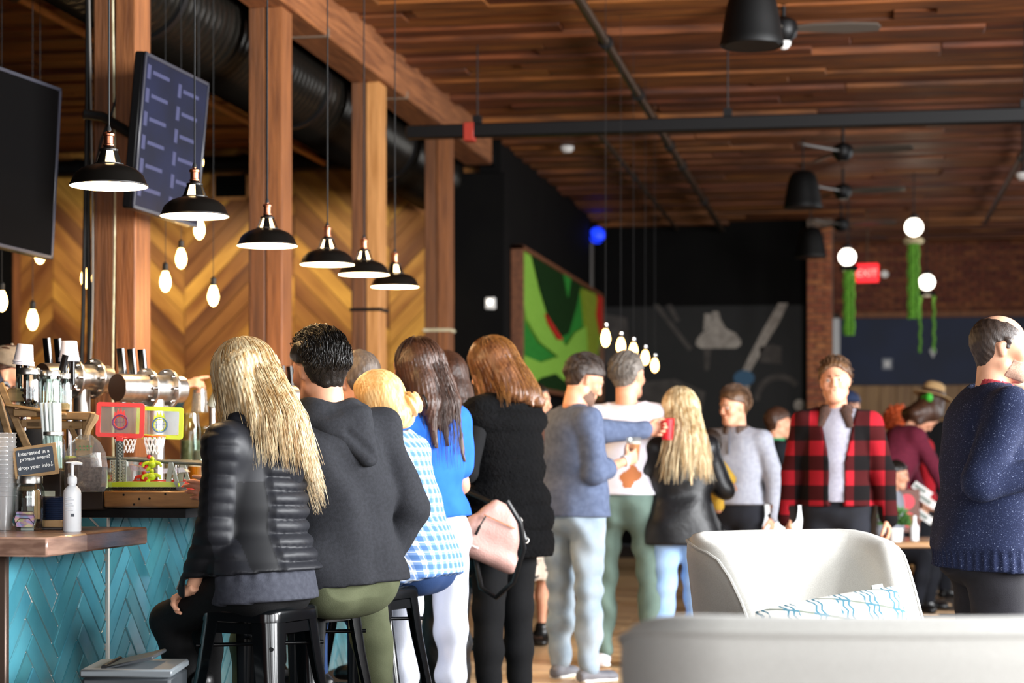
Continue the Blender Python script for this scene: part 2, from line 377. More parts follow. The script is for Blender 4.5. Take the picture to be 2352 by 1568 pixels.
# ceiling spotlights added to give the chevron wall its warm brightness
for x in (-8.0, -6.6, -5.3, -4.3):
    t = thing('added_spotlight', 'small black spotlight added to brighten the chevron wall, '+{-8.0: 'farthest left', -6.6: 'second from left', -5.3: 'third from left', -4.3: 'nearest the last post'}[x], 'spotlight', (x, 18.0, 4.1), 0, 'spotlights added for the chevron wall')
    MB().lathe([(0, .10), (.05, .10), (.06, -.08), (.05, -.08), (.045, -.02), (0, -.02)], 18, Matrix.Rotation(R(48), 4, 'X')).build('can', m_blackmetal, t); MB().cyl((0, 0, .03), (0, 0, .34), .012, n=8).build('stem', m_blackmetal, t)
    MB().lathe([(0, -.03), (.044, -.03), (.044, -.026), (0, -.026)], 16, Matrix.Rotation(R(48), 4, 'X')).build('lens', M('added_spot_lens', 'ffd9a0', .4, emit=4) if x < -7.5 else bpy.data.materials['added_spot_lens'], t)
    l = bpy.data.lights.new('added_wall_spot', 'SPOT'); l.energy = 95; l.color = (1, .76, .46); l.spot_size = R(95); l.spot_blend = .8; l.shadow_soft_size = .05
    o = bpy.data.objects.new('added_wall_spot', l); COL.objects.link(o); o.location = (x, 18.05, 3.98); o.rotation_euler = (R(42), 0, 0)
# green moss picture on the corridor wall
A0 = at(1175, 572, 223); A1 = at(1380, 690, 166)
y0, y1 = 20.25, 27.15; y1 = 26.7
zt, zb = 3.36, 1.98
t = thing('moss_picture', 'big framed moss picture in bright and dark greens on the black side wall', 'picture', (-3.54, y0, 0))
def moss(name, c, c2): return M(name, c, .95, c2=c2, scale=60, bump=1.0, bscale=120, spec=.1)
mg = [moss('moss_lime', '9ccc54', '78ac38'), moss('moss_green', '3c9a3c', '226a26'), moss('moss_dark', '1c3c16', '0e240a'), moss('moss_red', 'd8382c', 'a8201c'), moss('moss_olive', '9aa838', '6f7c20')]
L_ = y1-y0; H_ = zt-zb
XS = Matrix(((0, 0, 1, 0), (1, 0, 0, 0), (0, 1, 0, zb), (0, 0, 0, 1)))      # local xy -> world yz, depth +x
MB().bb((.0, 0, zb), (.06, L_, zt)).build('backing', mg[1], t)
def patch(poly, m, d=.03, nm='moss_patch'):
    MB().prism([(x*L_, y*H_) for x, y in poly], d, Matrix.Translation((.06, 0, 0)) @ XS).build(nm, m, t)
patch([(0, 1), (.10, 1), (.22, .72), (.34, .52), (.5, .40), (.62, .55), (.78, .66), (1, .92), (1, .6), (.9, .3), (.75, .12), (.62, .3), (.5, .24), (.38, .3), (.2, .36), (.06, .5), (0, .7)], mg[0], .035)
patch([(.10, 1), (.68, 1), (.62, .78), (.52, .52), (.42, .46), (.28, .58), (.18, .78)], mg[2], .05)
patch([(.44, 1), (.54, 1), (.5, .82)], mg[1], .06)
patch([(.24, .60), (.34, .52), (.44, .44), (.38, .43), (.27, .53)], mg[3], .06)
patch([(.72, .98), (.9, 1), (1, .8), (.92, .4), (.8, .3), (.78, .6)], mg[4], .05)
patch([(.93, 1), (1, 1), (1, .7), (.96, .62), (.9, .8)], mg[3], .06)
patch([(0, .0), (0, .22), (.2, .2), (.35, .27), (.5, .32), (.62, .22), (.7, .1), (.8, 0), (.62, 0), (.5, .1), (.3, .12), (.16, .02)], mg[0], .04)
patch([(.1, 0), (.2, .08), (.36, .14), (.5, .08), (.58, 0)], mg[2], .05)
m_fr = M('picture_frame_wood', '7a4a2c', .5, c2='5c341c', scale=6, stretch=(4, 1, 4))
for a in ((-.06, zb-.05, 0, zt+.05), (L_, zb-.05, L_+.06, zt+.05), (-.06, zt, L_+.06, zt+.05), (-.06, zb-.05, L_+.06, zb)):
    MB().bb((0, a[0], a[1]), (.13, a[2], a[3]), .005).build('frame', m_fr, t)
# painted mural on the end wall: flat print, pale shapes on black
t = thing('wall_mural_print', 'black wall mural with pale lamp and bar shapes behind the crowd', 'mural', (0, 27.295, 0))
m_mu = [M('mural_grey', 'a89e94', .8, c2='857c74', scale=10), M('mural_dim', '4c4642', .85, c2='3a3532', scale=6), M('mural_blue', '3a5c78', .8), M('mural_soot', '080707', .7, c2='100e0d', scale=3)]
def mshape(pp, m, d=.006):
    q = [aty(px, 27.295) for px, py in pp]; v = []
    for (px, py), w in zip(pp, q):
        Yc = w.dot(FWD); v.append((w.x, CZ-(py-HY)*Yc/FP))
    MB().prism(v, d, XW).build('painted_shape', m_mu[m], t, smooth=False)
def ell(cx, cy, rx, ry, n=24, a0=0, a1=360): return [(cx+rx*math.cos(R(a0+(a1-a0)*i/n)), cy+ry*math.sin(R(a0+(a1-a0)*i/n))) for i in range(n+1)][:n if a1-a0 == 360 else n+1]
mshape([(1385, 705), (1848, 700), (1848, 1040), (1385, 1040)], 3, .003)
mshape([(1600, 780), (1612, 765), (1628, 755), (1636, 735), (1636, 715), (1650, 715), (1656, 735), (1668, 755), (1690, 765), (1702, 782), (1702, 792), (1690, 800), (1610, 800), (1598, 792)], 0)
mshape([(1616, 760), (1618, 720), (1634, 720), (1634, 750)], 0, .008)
mshape(ell(1650, 791, 52, 9), 0, .009)
mshape([(1788, 696), (1810, 696), (1790, 740), (1765, 780), (1740, 825), (1718, 862), (1700, 862), (1722, 815), (1748, 765)], 0)
mshape([(1500, 700), (1512, 698), (1590, 800), (1582, 806)], 1); mshape([(1530, 700), (1542, 698), (1562, 735), (1552, 740)], 1)
mshape(ell(1709, 868, 24, 18), 2, .008); mshape([(1695, 885), (1722, 885), (1716, 912), (1690, 912)], 0, .007)
mshape([(1745, 798), (1770, 790), (1795, 796), (1795, 836), (1745, 832)], 1)
mshape(ell(1790, 920, 58, 62, 24, 180, 320)+ell(1790, 920, 45, 48, 24, 320, 180), 1, .007)
mshape(ell(1836, 930, 13, 13), 0); mshape([(1616, 800), (1634, 800), (1628, 850), (1618, 850)], 1)
mshape([(1450, 880), (1550, 870), (1620, 900), (1610, 960), (1460, 960)], 1, .005); mshape([(1385, 720), (1440, 730), (1450, 850), (1390, 840)], 1, .005)
# ================================================================ CEILING THINGS, LAMPS
m_copper = M('copper', 'b8785a', .3, metal=1); m_steel = M('brushed_steel', 'd8d4ce', .33, metal=1, c2='bcb8b2', scale=40, stretch=(1, 1, .05))
m_glow = M('warm_glow', 'ffd9a0', .5, emit=9); m_glowin = M('shade_inside', 'fff2dc', .5, emit=1.6)
m_bulb = M('bulb_glow', 'ffc878', .4, emit=14); m_cord = M('black_cord', '0a0a0a', .7); m_shade = M('shade_black', '14110e', .35, metal=.4)
def pendant(px, py, k, label):
    p = at(px, py, k); t = thing('pendant_lamp', label, 'lamp', p, 0, 'black pendant lamps in a row over the bar')
    out = [(.14, 0), (.141, .006), (.136, .012), (.124, .04), (.10, .062), (.07, .074), (.05, .079), (.047, .082)]
    inn = [(r-.004, z-.003) for r, z in out[::-1]]
    MB().lathe(out, 40).build('shade', m_shade, t); MB().lathe([(.043, .078)]+inn[1:-2]+[(.1365, .002), (.14, 0)], 40).build('shade_lining', m_glowin, t)
    mb = MB()
    for i in range(4):
        a = math.pi/4+i*math.pi/2+.5*(px % 3)
        for da in (-.3, .3): pass
        mb.add([(r*math.cos(a+d), r*math.sin(a+d), z) for z, r in ((.079, .050), (.13, .031)) for d in (-.38, -.13, .13, .38)] +
               [((r-.004)*math.cos(a+d), (r-.004)*math.sin(a+d), z) for z, r in ((.079, .050), (.13, .031)) for d in (-.38, -.13, .13, .38)],
               [(0, 1, 5, 4), (1, 2, 6, 5), (2, 3, 7, 6), (8, 12, 13, 9), (9, 13, 14, 10), (10, 14, 15, 11), (0, 4, 12, 8), (3, 11, 15, 7)])
    mb.lathe([(.053, .074), (.054, .082), (.047, .082)], 24).lathe([(.033, .127), (.034, .134), (.020, .140), (.018, .146)], 20)
    mb.build('cage', m_shade, t)
    MB().lathe([(.030, .03), (.036, .06), (.036, .08), (.024, .112), (.02, .128), (0, .13)], 16).build('bulb', m_glow, t)
    MB().lathe([(.018, .144), (.021, .146), (.021, .150), (.0175, .153), (.0175, .180), (.021, .182), (.022, .189), (.018, .194), (.007, .198), (.007, .203)], 20).build('socket', m_copper, t)
    MB().lathe([(.0095, .200), (.0095, .207), (.004, .222)], 12).cyl((0, 0, .21), (0, 0, CEIL-p.z), .0035, n=6).build('cord', m_cord, t)
    pt('pendant_light', p+Vector((0, 0, .0)), 26, WARM, .05)
for a in ((250, 428, 635, 'black pendant lamp nearest the camera, hanging before the menu-screen post'), (447, 497, 560, 'second black pendant lamp, hanging before the dark menu screen'),
          (614, 565, 493, 'third black pendant lamp, hanging before the second timber post'), (752, 608, 446, 'fourth black pendant lamp, between two timber posts'),
          (836, 631, 418, 'fifth black pendant lamp, overlapping the third timber post'), (907, 659, 396, 'farthest black pendant lamp of the row, right end')): pendant(*a)
def bulb(px, py, k, label, group, cap=m_cord, watt=9):
    p = at(px, py, k); t = thing('hanging_bulb', label, 'bulb', p, 0, group)
    MB().lathe([(0, -.062), (.008, -.06), (.02, -.05), (.030, -.025), (.032, -.005), (.027, .02), (.018, .045), (.013, .055)], 18).build('bulb', m_bulb, t)
    MB().lathe([(.014, .053), (.016, .056), (.016, .092), (.009, .098), (.004, .105)], 14).build('socket', cap, t)
    MB().cyl((0, 0, .1), (0, 0, CEIL-p.z), .0018, n=6).build('cord', m_cord, t)
    pt('bulb_light', p, watt, WARM, .035)
G = 'bare bulbs hanging before the chevron wall'
for a in ((455, 368, 400, 'bare bulb half hidden behind the second pendant lamp top'), (458, 525, 410, 'bare bulb just below the second pendant lamp'), (416, 592, 410, 'bare bulb at left of the higher pair beside the first post'),
          (380, 645, 420, 'bare bulb closest to the right side of the first post'), (490, 678, 420, 'lowest bare bulb before the chevron wall right of the first post'), (198, 637, 410, 'bare bulb behind the black cables of the first post'),
          (75, 733, 420, 'low bare bulb at far left before the chevron wall'), (4, 690, 420, 'bare bulb cut by the left edge of the photo'), (92, 582, 400, 'bare bulb peeking from under the big dark screen')): bulb(*a, G)
m_chrome = M('chrome', 'd8d8da', .12, metal=1)
for i, (px, py, k) in enumerate(((1391, 775, 345), (1426, 793, 318), (1455, 804, 296), (1482, 820, 276), (1504, 838, 262))):
    bulb(px, py, k, ('nearest', 'second', 'middle', 'fourth', 'farthest')[i]+' bare bulb of the string beside the moss picture', 'string of bulbs beside the moss picture', m_chrome, 2)
m_globe = M('globe_glow', 'fff4e4', .4, emit=5)
for px, py, k, lb in ((2099, 522, 205, 'highest glowing white globe lamp, above the long green garland'), (1946, 590, 195, 'left glowing globe lamp beside the red exit sign'), (2129, 648, 180, 'lowest glowing globe lamp above the twin green garlands')):
    p = at(px, py, k); t = thing('globe_lamp', lb, 'lamp', p, 0, 'round globe lamps')
    MB().ball((0, 0, 0), .1, 24).build('globe', m_globe, t)
    MB().lathe([(.03, .09), (.05, .10), (.05, .13), (.02, .15)], 16).cyl((0, 0, .14), (0, 0, CEIL-p.z), .006, n=6).build('stem', m_cord, t)
    pt('globe_light', p+Vector((0, 0, -.15)), 6, (1, .8, .55), .1)
m_garl = M('garland_green', '78b83a', .7, c2='4c8a20', scale=40)
for px, py0, py1, k, lb, two in ((2098, 560, 738, 205, 'long green paper garland below the highest globe lamp', 0), (1950, 622, 775, 195, 'green garland hanging below the left globe lamp', 0), (2129, 680, 815, 180, 'pair of thin green garland strands below the lowest globe lamp', 1)):
    p = at(px, py0, k); L = (py1-py0)/k; t = thing('garland', lb, 'garland', p, 0, 'green garlands')
    MB().lathe([(.0, .0), (.10, .0), (.12, .03), (.10, .06), (0, .07)], 20).build('ring', M('garland_ring', 'c8b890', .5, emit=.0) if not two and px > 2000 else m_blackmetal, t)
    MB().cyl((0, 0, .06), (0, 0, CEIL-p.z), .004, n=6).build('cord', m_cord, t)
    for j in range(2 if two else 5):
        x = (-.085+.17*j) if two else (-.05+.025*j); rr = []; pp = []
        for s in range(int(L/.02)): pp.append((x+.006*math.sin(s*.7+j), .02*math.cos(j*2.1), -.02*s)); rr.append(.022 if s % 2 else .012)
        MB().tube(pp, rr, 6).build('strand', m_garl, t, smooth=False)
# exit sign
p = at(1992, 627, 178); t = thing('exit_sign', 'glowing red exit sign hanging before the brick wall', 'sign', p, -.1)
m_exit = M('exit_red', 'e8242c', .4, emit=1.6)
MB().box((0, 0, 0), (.29, .05, .24), bev=.01).build('housing', m_exit, t)
m_exl = M('exit_letters', 'ff8a80', .4, emit=2.0)
text('EXIT', .13, m_exl, t, (0, -.03, -.045), (R(90), 0, 0))
MB().cyl((0, 0, .12), (0, 0, CEIL-p.z), .008, n=8).build('stem', m_cond, t)
for s in (-1, 1): MB().lathe([(.0, .05), (.045, .045), (.05, 0), (.02, -.05), (0, -.05)], 16, Matrix.Translation((s*.22, 0, -.02)) @ Matrix.Rotation(R(90), 4, 'X')).cyl((s*.13, 0, 0), (s*.2, 0, -.02), .012, n=8).build('emergency_lamp', m_white, t)
# bell speakers and fans
m_bell = M('bell_black', '060606', .55, spec=.25)
def bell(px, py, k, label, d=.38):
    p = at(px, py, k); t = thing('bell_speaker', label, 'speaker', p, 0, 'black bell shaped ceiling speakers'); r = d/2
    MB().lathe([(0, .012), (r*.9, .008), (r, 0), (r*1.02, .01), (r*.97, .05), (r*.9, .14), (r*.80, .24), (r*.68, .32), (r*.5, .36), (.03, .375), (0, .375)], 36).build('housing', m_bell, t)
    MB().lathe([(0, .004), (r*.88, .002), (r*.9, .01), (0, .012)], 30).build('grille', m_blackmetal, t)
    MB().cyl((0, 0, .37), (0, 0, CEIL-p.z), .008, n=6).build('cable', m_cord, t)
bell(1727, 106, 381, 'largest black bell speaker at the top of the photo'); bell(1844, 478, 231, 'middle black bell speaker beside the ceiling fan stems'); bell(1862, 592, 190, 'farthest black bell speaker over the mural edge')
m_blade = M('fan_blade', '4c453e', .4)
def fan(px, py, k, ph, label, lit=0):
    p = at(px, py, k); t = thing('ceiling_fan', label, 'fan', p, 0, 'dark ceiling fans'); zc = CEIL-p.z
    MB().lathe([(0, -.09), (.05, -.085), (.085, -.05), (.10, 0), (.09, .05), (.05, .08), (.02, .09)], 24).build('motor', m_blackmetal, t)
    MB().cyl((0, 0, .08), (0, 0, zc), .014, n=10).lathe([(.014, zc-.07), (.05, zc-.05), (.075, zc), (0, zc)], 20).build('stem', m_blackmetal, t)
    for i in range(3):
        a = R(ph+120*i); X = Matrix.Rotation(a, 4, 'Z') @ Matrix.Rotation(R(-17), 4, 'X')
        MB().prism([(.09, -.03), (.2, -.055), (.45, -.07), (.64, -.06), (.67, -.02), (.66, .03), (.45, .055), (.2, .04), (.09, .03)], .018, X).build('blade', m_blade, t)
    if lit: MB().ball((0, 0, -.09), (.05, .05, .05), 16).build('light_kit', m_white, t)
fan(1800, 68, 330, 8, 'nearest ceiling fan, half hidden by the largest bell speaker', 1); fan(1936, 349, 240, -6, 'second ceiling fan below the black rail'); fan(1936, 440, 210, -2, 'third ceiling fan, between the bell speaker and the globe lamp'); fan(1932, 516, 184, 0, 'farthest ceiling fan beside the farthest bell speaker')
for px, py, k, lb in ((1302, 343, 228, 'small white sprinkler disc on the ceiling left of the dark pipe'), (942, 0, 327, 'small white sprinkler disc at the top edge of the photo'), (2350, 405, 250, 'small white sprinkler disc at the right edge near the conduit')):
    p = at(px, py, k); t = thing('smoke_detector', lb, 'detector', (p.x, p.y, CEIL-.04), 0, 'white ceiling discs')
    zz = p.z-CEIL+.04
    MB().lathe([(0, zz-.03), (.04, zz-.03), (.07, zz), (.07, zz+.03), (0, zz+.03)], 20).build('cover', m_white, t); MB().cyl((0, 0, zz+.02), (0, 0, 0), .012, n=8).build('stem', m_blackmetal, t)
# blue stage light on a pole
p = at(1372, 541, 172); t = thing('stage_light', 'blue glowing spotlight on a pale pole above the moss picture', 'spotlight', p)
m_blue = M('blue_glow', '1a3cff', .4, emit=1.1)
MB().lathe([(.05, -.2), (.09, -.18), (.11, .0), (.11, .08)], 20, Matrix.Rotation(R(70), 4, 'X') @ Matrix.Rotation(R(20), 4, 'Y')).build('can', m_blackmetal, t)
MB().ball((0, -.03, 0), (.11, .08, .11), 18).build('lens', m_blue, t)
MB().cyl((-.1, 0, -.1), (-.1, 0, -.75), .05, n=12).build('pole', M('pole_grey', '4a443e', .5), t)
pt('blue_light', p+Vector((-.25, -.15, 0)), 6, (.1, .2, 1), .08)
# small fittings on walls
p = at(1140, 702, 228); t = thing('wall_sensor', 'small white box on the black wall beside the timber post', 'sensor', (p.x, 19.40, p.z))
MB().box((0, 0, 0), (.11, .04, .12), bev=.012).build('housing', m_white, t); MB().ball((0, -.022, .01), .025, 12).build('lens', m_globe, t)
p = at(2037, 838, 149); t = thing('wall_thermostat', 'pale square device on the navy panel', 'thermostat', (p.x, BY-.13, p.z))
MB().box((0, 0, 0), (.16, .04, .18), bev=.01).build('housing', M('grey_plastic', '8a8e96', .5), t); MB().box((0, -.022, 0), (.09, .01, .1), bev=.004).build('display', m_white, t)
p = at(2140, 810, 149); t = thing('wall_fitting', 'small pale round fitting at the lower right of the navy panel', 'fitting', (p.x, BY-.13, p.z))
MB().ball((0, 0, 0), (.05, .03, .06), 14).build('cover', m_white, t); MB().box((0, .01, -.07), (.03, .02, .05), bev=.004).build('stem', m_white, t)
# screens
m_screen = M('screen_navy', '090b1a', .45, c2='0f132a', scale=3, spec=.15, emit=.05); m_screenoff = M('screen_off', '040303', .8, spec=.05)
def tv(name, label, c4, yo, m, rows):
    P = [at(*q) for q in c4]                      # TL TR BR BL
    ex = ((P[1]-P[0])+(P[2]-P[3])).normalized(); ey = ((P[0]-P[3])+(P[1]-P[2])).normalized(); ez = ex.cross(ey).normalized(); ey = ez.cross(ex)
    w = ((P[1]-P[0]).length+(P[2]-P[3]).length)/2; h = ((P[0]-P[3]).length+(P[1]-P[2]).length)/2; c = sum(P, Vector())/4
    X = Matrix.Translation(c) @ Matrix((ex, ey, ez)).transposed().to_4x4()
    t = thing(name, label, 'screen', c); t.rotation_euler = X.to_euler()
    MB().box((0, 0, -.03), (w, h, .05), bev=.008).build('casing', m_blackmetal, t)
    for a in ((-w/2, -h/2, w/2, -h/2+.018), (-w/2, h/2-.018, w/2, h/2), (-w/2, -h/2, -w/2+.018, h/2), (w/2-.018, -h/2, w/2, h/2)): MB().bb((a[0], a[1], -.005), (a[2], a[3], .006), .002).build('bezel', m_bezel, t)
    MB().bb((-w/2+.018, -h/2+.018, -.005), (w/2-.018, h/2-.018, .002)).build('display', m, t)
    for x, y, a, b in rows: MB().bb((x*w-w/2, y*h-h/2, .001), ((x+a)*w-w/2, (y+b)*h-h/2, .003)).build('menu_block', m_block, t)
    MB().bb((-.06, -.1, -.16), (.06, .1, -.05), .01).tube([(0, 0, -.15), (yo, .1, -.34), (yo*1.5, .1, -.42)], .025, 8).build('bracket', m_blackmetal, t)
    return t
m_bezel = M('bezel', '2c2c34', .3); m_block = M('menu_print', '2c2e4c', .5, emit=.06)
rows = []
for j in range(6):
    y = .84-j*.15
    rows += [(.05, y, .05, .09), (.13, y+.04, .25, .025), (.52, y-.03, .05, .09), (.6, y+.01, .25, .025)]
tv('menu_screen', 'dark blue hanging menu screen tilted forward beside the first timber post', ((334, 117, 478), (480, 192, 442), (451, 523, 442), (303, 478, 478)), -.1, m_screen, rows)
tv('television', 'large switched-off dark screen at the upper left edge', ((-130, 95, 505), (133, 213, 470), (128, 585, 470), (-125, 550, 505)), 0, m_screenoff, [])
# cables down the first post
t = thing('cable_run', 'black cables running down the left side of the first timber post', 'cable', (PX-.13, 9.62, 0))
for j, x in enumerate((-.012, -.03, .006)):
    MB().tube([(x+.012*math.sin(z*1.7+j*2)-(.03 if z < 2.0 else 0)*(2.0-z if z > 1 else 1), -.02*j, z) for z in np.linspace(1.2, 4.4, 30)], (.013, .011, .006)[j], 8).build('cable', (m_cord, m_cord, M('grey_conduit', '6a6660', .5))[j], t)
MB().tube([(.0, -.02, 2.6), (.06, -.03, 2.85), (.12, -.03, 3.0), (.17, -.01, 3.2)], .008, 8).build('cable', m_cord, t)
# ================================================================ BAR
UZ, LZ = 1.13, 1.0
m_walnut = M('walnut', '866252', .35, c2='5e4234', scale=5, stretch=(3, 1.2, 10), bump=.15, coat=.3); m_walnut2 = M('walnut_light', '9a7a68', .35, c2='75584a', scale=5, stretch=(3, 1.2, 10), coat=.3)
m_rail = M('bar_edge_dark', '2c2320', .45); m_baredge = M('bar_edge_oak', 'a87c4c', .45, c2='86603a', scale=4, stretch=(1.2, 3, 10), coat=.2)
m_tile = M('glazed_tile', '549eac', .26, c2='3a7f90', scale=3.5, rnd=.35, hue=.015, coat=.6, bump=.25, bscale=9, lo=.3, hi=.75)
m_grout = M('grout', 'd8ccc0', .9)
m_trimw = M('tile_trim', 'd8d2c8', .5)
bar = thing('bar_counter', 'long bar with blue herringbone tile front and thick wooden top', 'bar', (0, 0, 0))
MB().bb((-3.3, 6.13, 0), (-2.762, 7.02, LZ-.06)).bb((-3.3, 7.02, 0), (-2.762, 12.5, UZ-.07)).build('carcass', m_grout, bar)
def tiles(u0, u1, z0, z1, face, parent, yf=6.13):                 # herringbone at 45 degrees on a vertical face, long and narrow
    w, n = .078, 4; ln = w*n; q = math.sqrt(.5); out = []
    for i in range(-50, 50):
        for j in range(-14, 14):
            for vert in (0, 1):
                # lattice of a herringbone in tile axes (a, b)
                if vert: a, b, da, db = i*w+ln+j*ln, i*w+w-ln-j*ln, w, ln
                else: a, b, da, db = i*w+j*ln, i*w-j*ln, ln, w
                g = .0045
                poly = [(a+g, b+g), (a+da-g, b+g), (a+da-g, b+db-g), (a+g, b+db-g)]
                poly = [((x-y)*q, (x+y)*q) for x, y in poly]
                out.append(poly)
    k = 0
    for poly in out:
        poly = [(x+(u0+u1)/2, y+.55) for x, y in poly]
        if max(p[0] for p in poly) < u0 or min(p[0] for p in poly) > u1 or max(p[1] for p in poly) < z0 or min(p[1] for p in poly) > z1: continue
        for c in ((-1, 0, -u0), (1, 0, u1), (0, -1, -z0), (0, 1, z1)):
            poly = clip(poly, *c)
            if len(poly) < 3: break
        if len(poly) < 3: continue
        cx = sum(p[0] for p in poly)/len(poly); cy = sum(p[1] for p in poly)/len(poly); n_ = len(poly); d = .007+random.random()*.003; e = .003
        inner = [(cx+(p[0]-cx)*.96, cy+(p[1]-cy)*.985) for p in poly]
        vs = [(x, y, 0) for x, y in poly]+[(x, y, d-e) for x, y in poly]+[(x, y, d) for x, y in inner]
        fs = [(i, (i+1) % n_, n_+(i+1) % n_, n_+i) for i in range(n_)]+[(n_+i, n_+(i+1) % n_, 2*n_+(i+1) % n_, 2*n_+i) for i in range(n_)]+[tuple(range(2*n_, 3*n_))]
        tl = random.uniform(-.012, .012); tl2 = random.uniform(-.01, .01)
        vs = [(x-cx, y-cy, z+((x-cx)*tl+(y-cy)*tl2 if z > 0 else 0)) for x, y, z in vs]
        o = MB().add(vs, fs).build('tile', m_tile, parent, smooth=False); k += 1
        if face == 'x': o.matrix_local = Matrix(((0, 0, 1, -2.762), (1, 0, 0, cx), (0, 1, 0, cy), (0, 0, 0, 1)))
        else: o.matrix_local = Matrix(((1, 0, 0, cx), (0, 0, -1, yf), (0, 1, 0, cy), (0, 0, 0, 1)))
    return k
nt = tiles(6.14, 7.01, .12, LZ-.062, 'x', bar)+tiles(7.03, 10.6, .12, UZ-.072, 'x', bar)+tiles(-3.05, -2.765, .12, LZ-.062, 'y', bar)+tiles(-3.25, -2.75, LZ-.02, UZ-.102, 'y', bar, 7.018)
MB().bb((-2.765, 7.012, .1), (-2.744, 7.026, UZ-.08)).build('trim_strip', m_trimw, bar)
MB().bb((-2.772, 6.112, 0), (-2.744, 6.142, LZ-.06), .004).build('corner_strip', M('corner_bronze', '5a4a40', .4, metal=.5), bar)
MB().bb((-3.3, 6.10, 0), (-2.75, 12.5, .12)).build('plinth', m_blackmetal, bar)
MB().bb((-3.35, 7.0, UZ-.10), (-2.44, 12.6, UZ-.068)).build('sub_top', m_blackmetal, bar)
MB().bb((-3.4, 6.95, UZ-.07), (-2.74, 7.6, UZ), .004).build('top_end', m_rail, bar)
MB().bb((-2.738, 6.95, UZ-.062), (-2.34, 12.6, UZ), .006).build('top', m_baredge, bar)
MB().bb((-3.4, 7.6, UZ-.07), (-2.738, 12.6, UZ), .004).build('top_inner', m_walnut, bar)
nl = MB()
for x, z in ((-2.66, UZ-.015), (-2.60, UZ-.03), (-2.56, UZ-.028), (-2.50, UZ-.012), (-2.40, UZ-.022), (-2.62, UZ-.05)): nl.cyl((x, 6.947, z), (x, 6.953, z), .004, n=8)
nl.build('nail_head', m_blackmetal, bar)
low = thing('lower_counter', 'lower thick walnut counter with jars at the near end of the bar', 'counter', (0, 0, 0))
MB().bb((-3.4, 5.98, LZ-.062), (-2.545, 6.32, LZ), .006).build('slab', m_walnut2, low); MB().bb((-3.4, 6.322, LZ-.062), (-2.55, 6.90, LZ), .006).build('slab', m_walnut, low)
# ---- stools
m_stool = M('stool_black', '07090b', .2, coat=.25, spec=.25)
def make_stool():
    t = thing('bar_stool', '', 'stool', (0, 0, 0), 0, 'black metal bar stools'); SZ = .76
    mb = MB(); rings = []
    for s, r, z in ((.262, .05, SZ-.004), (.285, .05, SZ), (.30, .052, SZ-.006), (.306, .053, SZ-.02), (.308, .053, SZ-.046)): rings.append([(x, y, z) for x, y in rrect(s, s, r, 5)])
    n = len(rings[0]); vs = [p for r in rings for p in r]; fs = [tuple(range(n-1, -1, -1))[::-1]]
    for j in range(len(rings)-1): fs += [(j*n+i, j*n+(i+1) % n, (j+1)*n+(i+1) % n, (j+1)*n+i) for i in range(n)]
    mb.add(vs, fs); mb.build('seat', m_stool, t, ang=50)
    ap = MB()
    for i in range(4):
        X = Matrix.Rotation(R(90*i), 4, 'Z'); pts = [X @ Vector(v) for v in ((-.10, .146, SZ-.05), (.10, .146, SZ-.05), (.10, .149, SZ-.085), (-.10, .149, SZ-.085), (-.10, .138, SZ-.05), (.10, .138, SZ-.05), (.10, .141, SZ-.085), (-.10, .141, SZ-.085))]
        ap.add(pts, [(0, 1, 2, 3), (7, 6, 5, 4), (0, 4, 5, 1), (3, 2, 6, 7), (1, 5, 6, 2), (0, 3, 7, 4)])
    ap.build('apron', m_stool, t)
    for i in range(4):
        X = Matrix.Rotation(R(90*i), 4, 'Z'); mb = MB(); vs = []
        lv = [(SZ-.046, .150, .072, .046), (SZ-.2, .163, .062, .04), (.3, .195, .046, .03), (.03, .217, .036, .024), (0, .219, .034, .022)]
        for z, c, fl_, rr in lv:
            pr = [(c-fl_-rr*.2, c), (c-rr, c)]+[(c-rr+rr*math.sin(R(a)), c-rr+rr*math.cos(R(a))) for a in (18, 36, 54, 72)]+[(c, c-rr), (c, c-fl_-rr*.2)]
            d = .006; pi = [(x-d, y-d) for x, y in pr]; pi[0] = (pr[0][0], pr[0][1]-d); pi[-1] = (pr[-1][0]-d, pr[-1][1])
            vs += [X @ Vector((x, y, z)) for x, y in pr+pi[::-1]]
        n = len(vs)//5; fs = [(j*n+i, j*n+(i+1) % n, (j+1)*n+(i+1) % n, (j+1)*n+i) for j in range(4) for i in range(n)]
        fs += [tuple(range(4*n, 5*n))]
        mb.add(vs, fs); mb.build('leg', m_stool, t, ang=35)
        if i < 2:
            a = X @ Vector((-.152, -.152, SZ-.13)); b = X @ Vector((.152, .152, SZ-.13)); MB().cyl(a, b, .007, n=10).build('cross_rod', m_stool, t)
        a = X @ Vector((-.19, -.185, .27)); b = X @ Vector((.19, -.185, .27)); MB().box((a+b)/2, (.38 if i % 2 == 0 else .012, .012 if i % 2 == 0 else .38, .03), bev=.003).build('footrest', m_stool, t)
    return t
st0 = make_stool(); st0.location = (-1.98, 6.43, 0); st0.rotation_euler = (0, 0, R(-18)); st0['label'] = 'nearest black metal bar stool, under the blond seated woman'
dup(st0, (-1.95, 6.88, 0), (0, 0, R(-24)), 'second black metal bar stool, under the man in the charcoal hoodie')
dup(st0, (-1.86, 7.44, 0), (0, 0, R(-20)), 'third black metal bar stool, under the person in the blue plaid shirt')
dup(st0, (-2.08, 8.12, 0), (0, 0, R(10)), 'fourth black bar stool, under the short-haired man behind the hoodie')
dup(st0, (-1.98, 10.2, 0), (0, 0, R(-15)), 'dark bar stool standing behind the pink handbag')
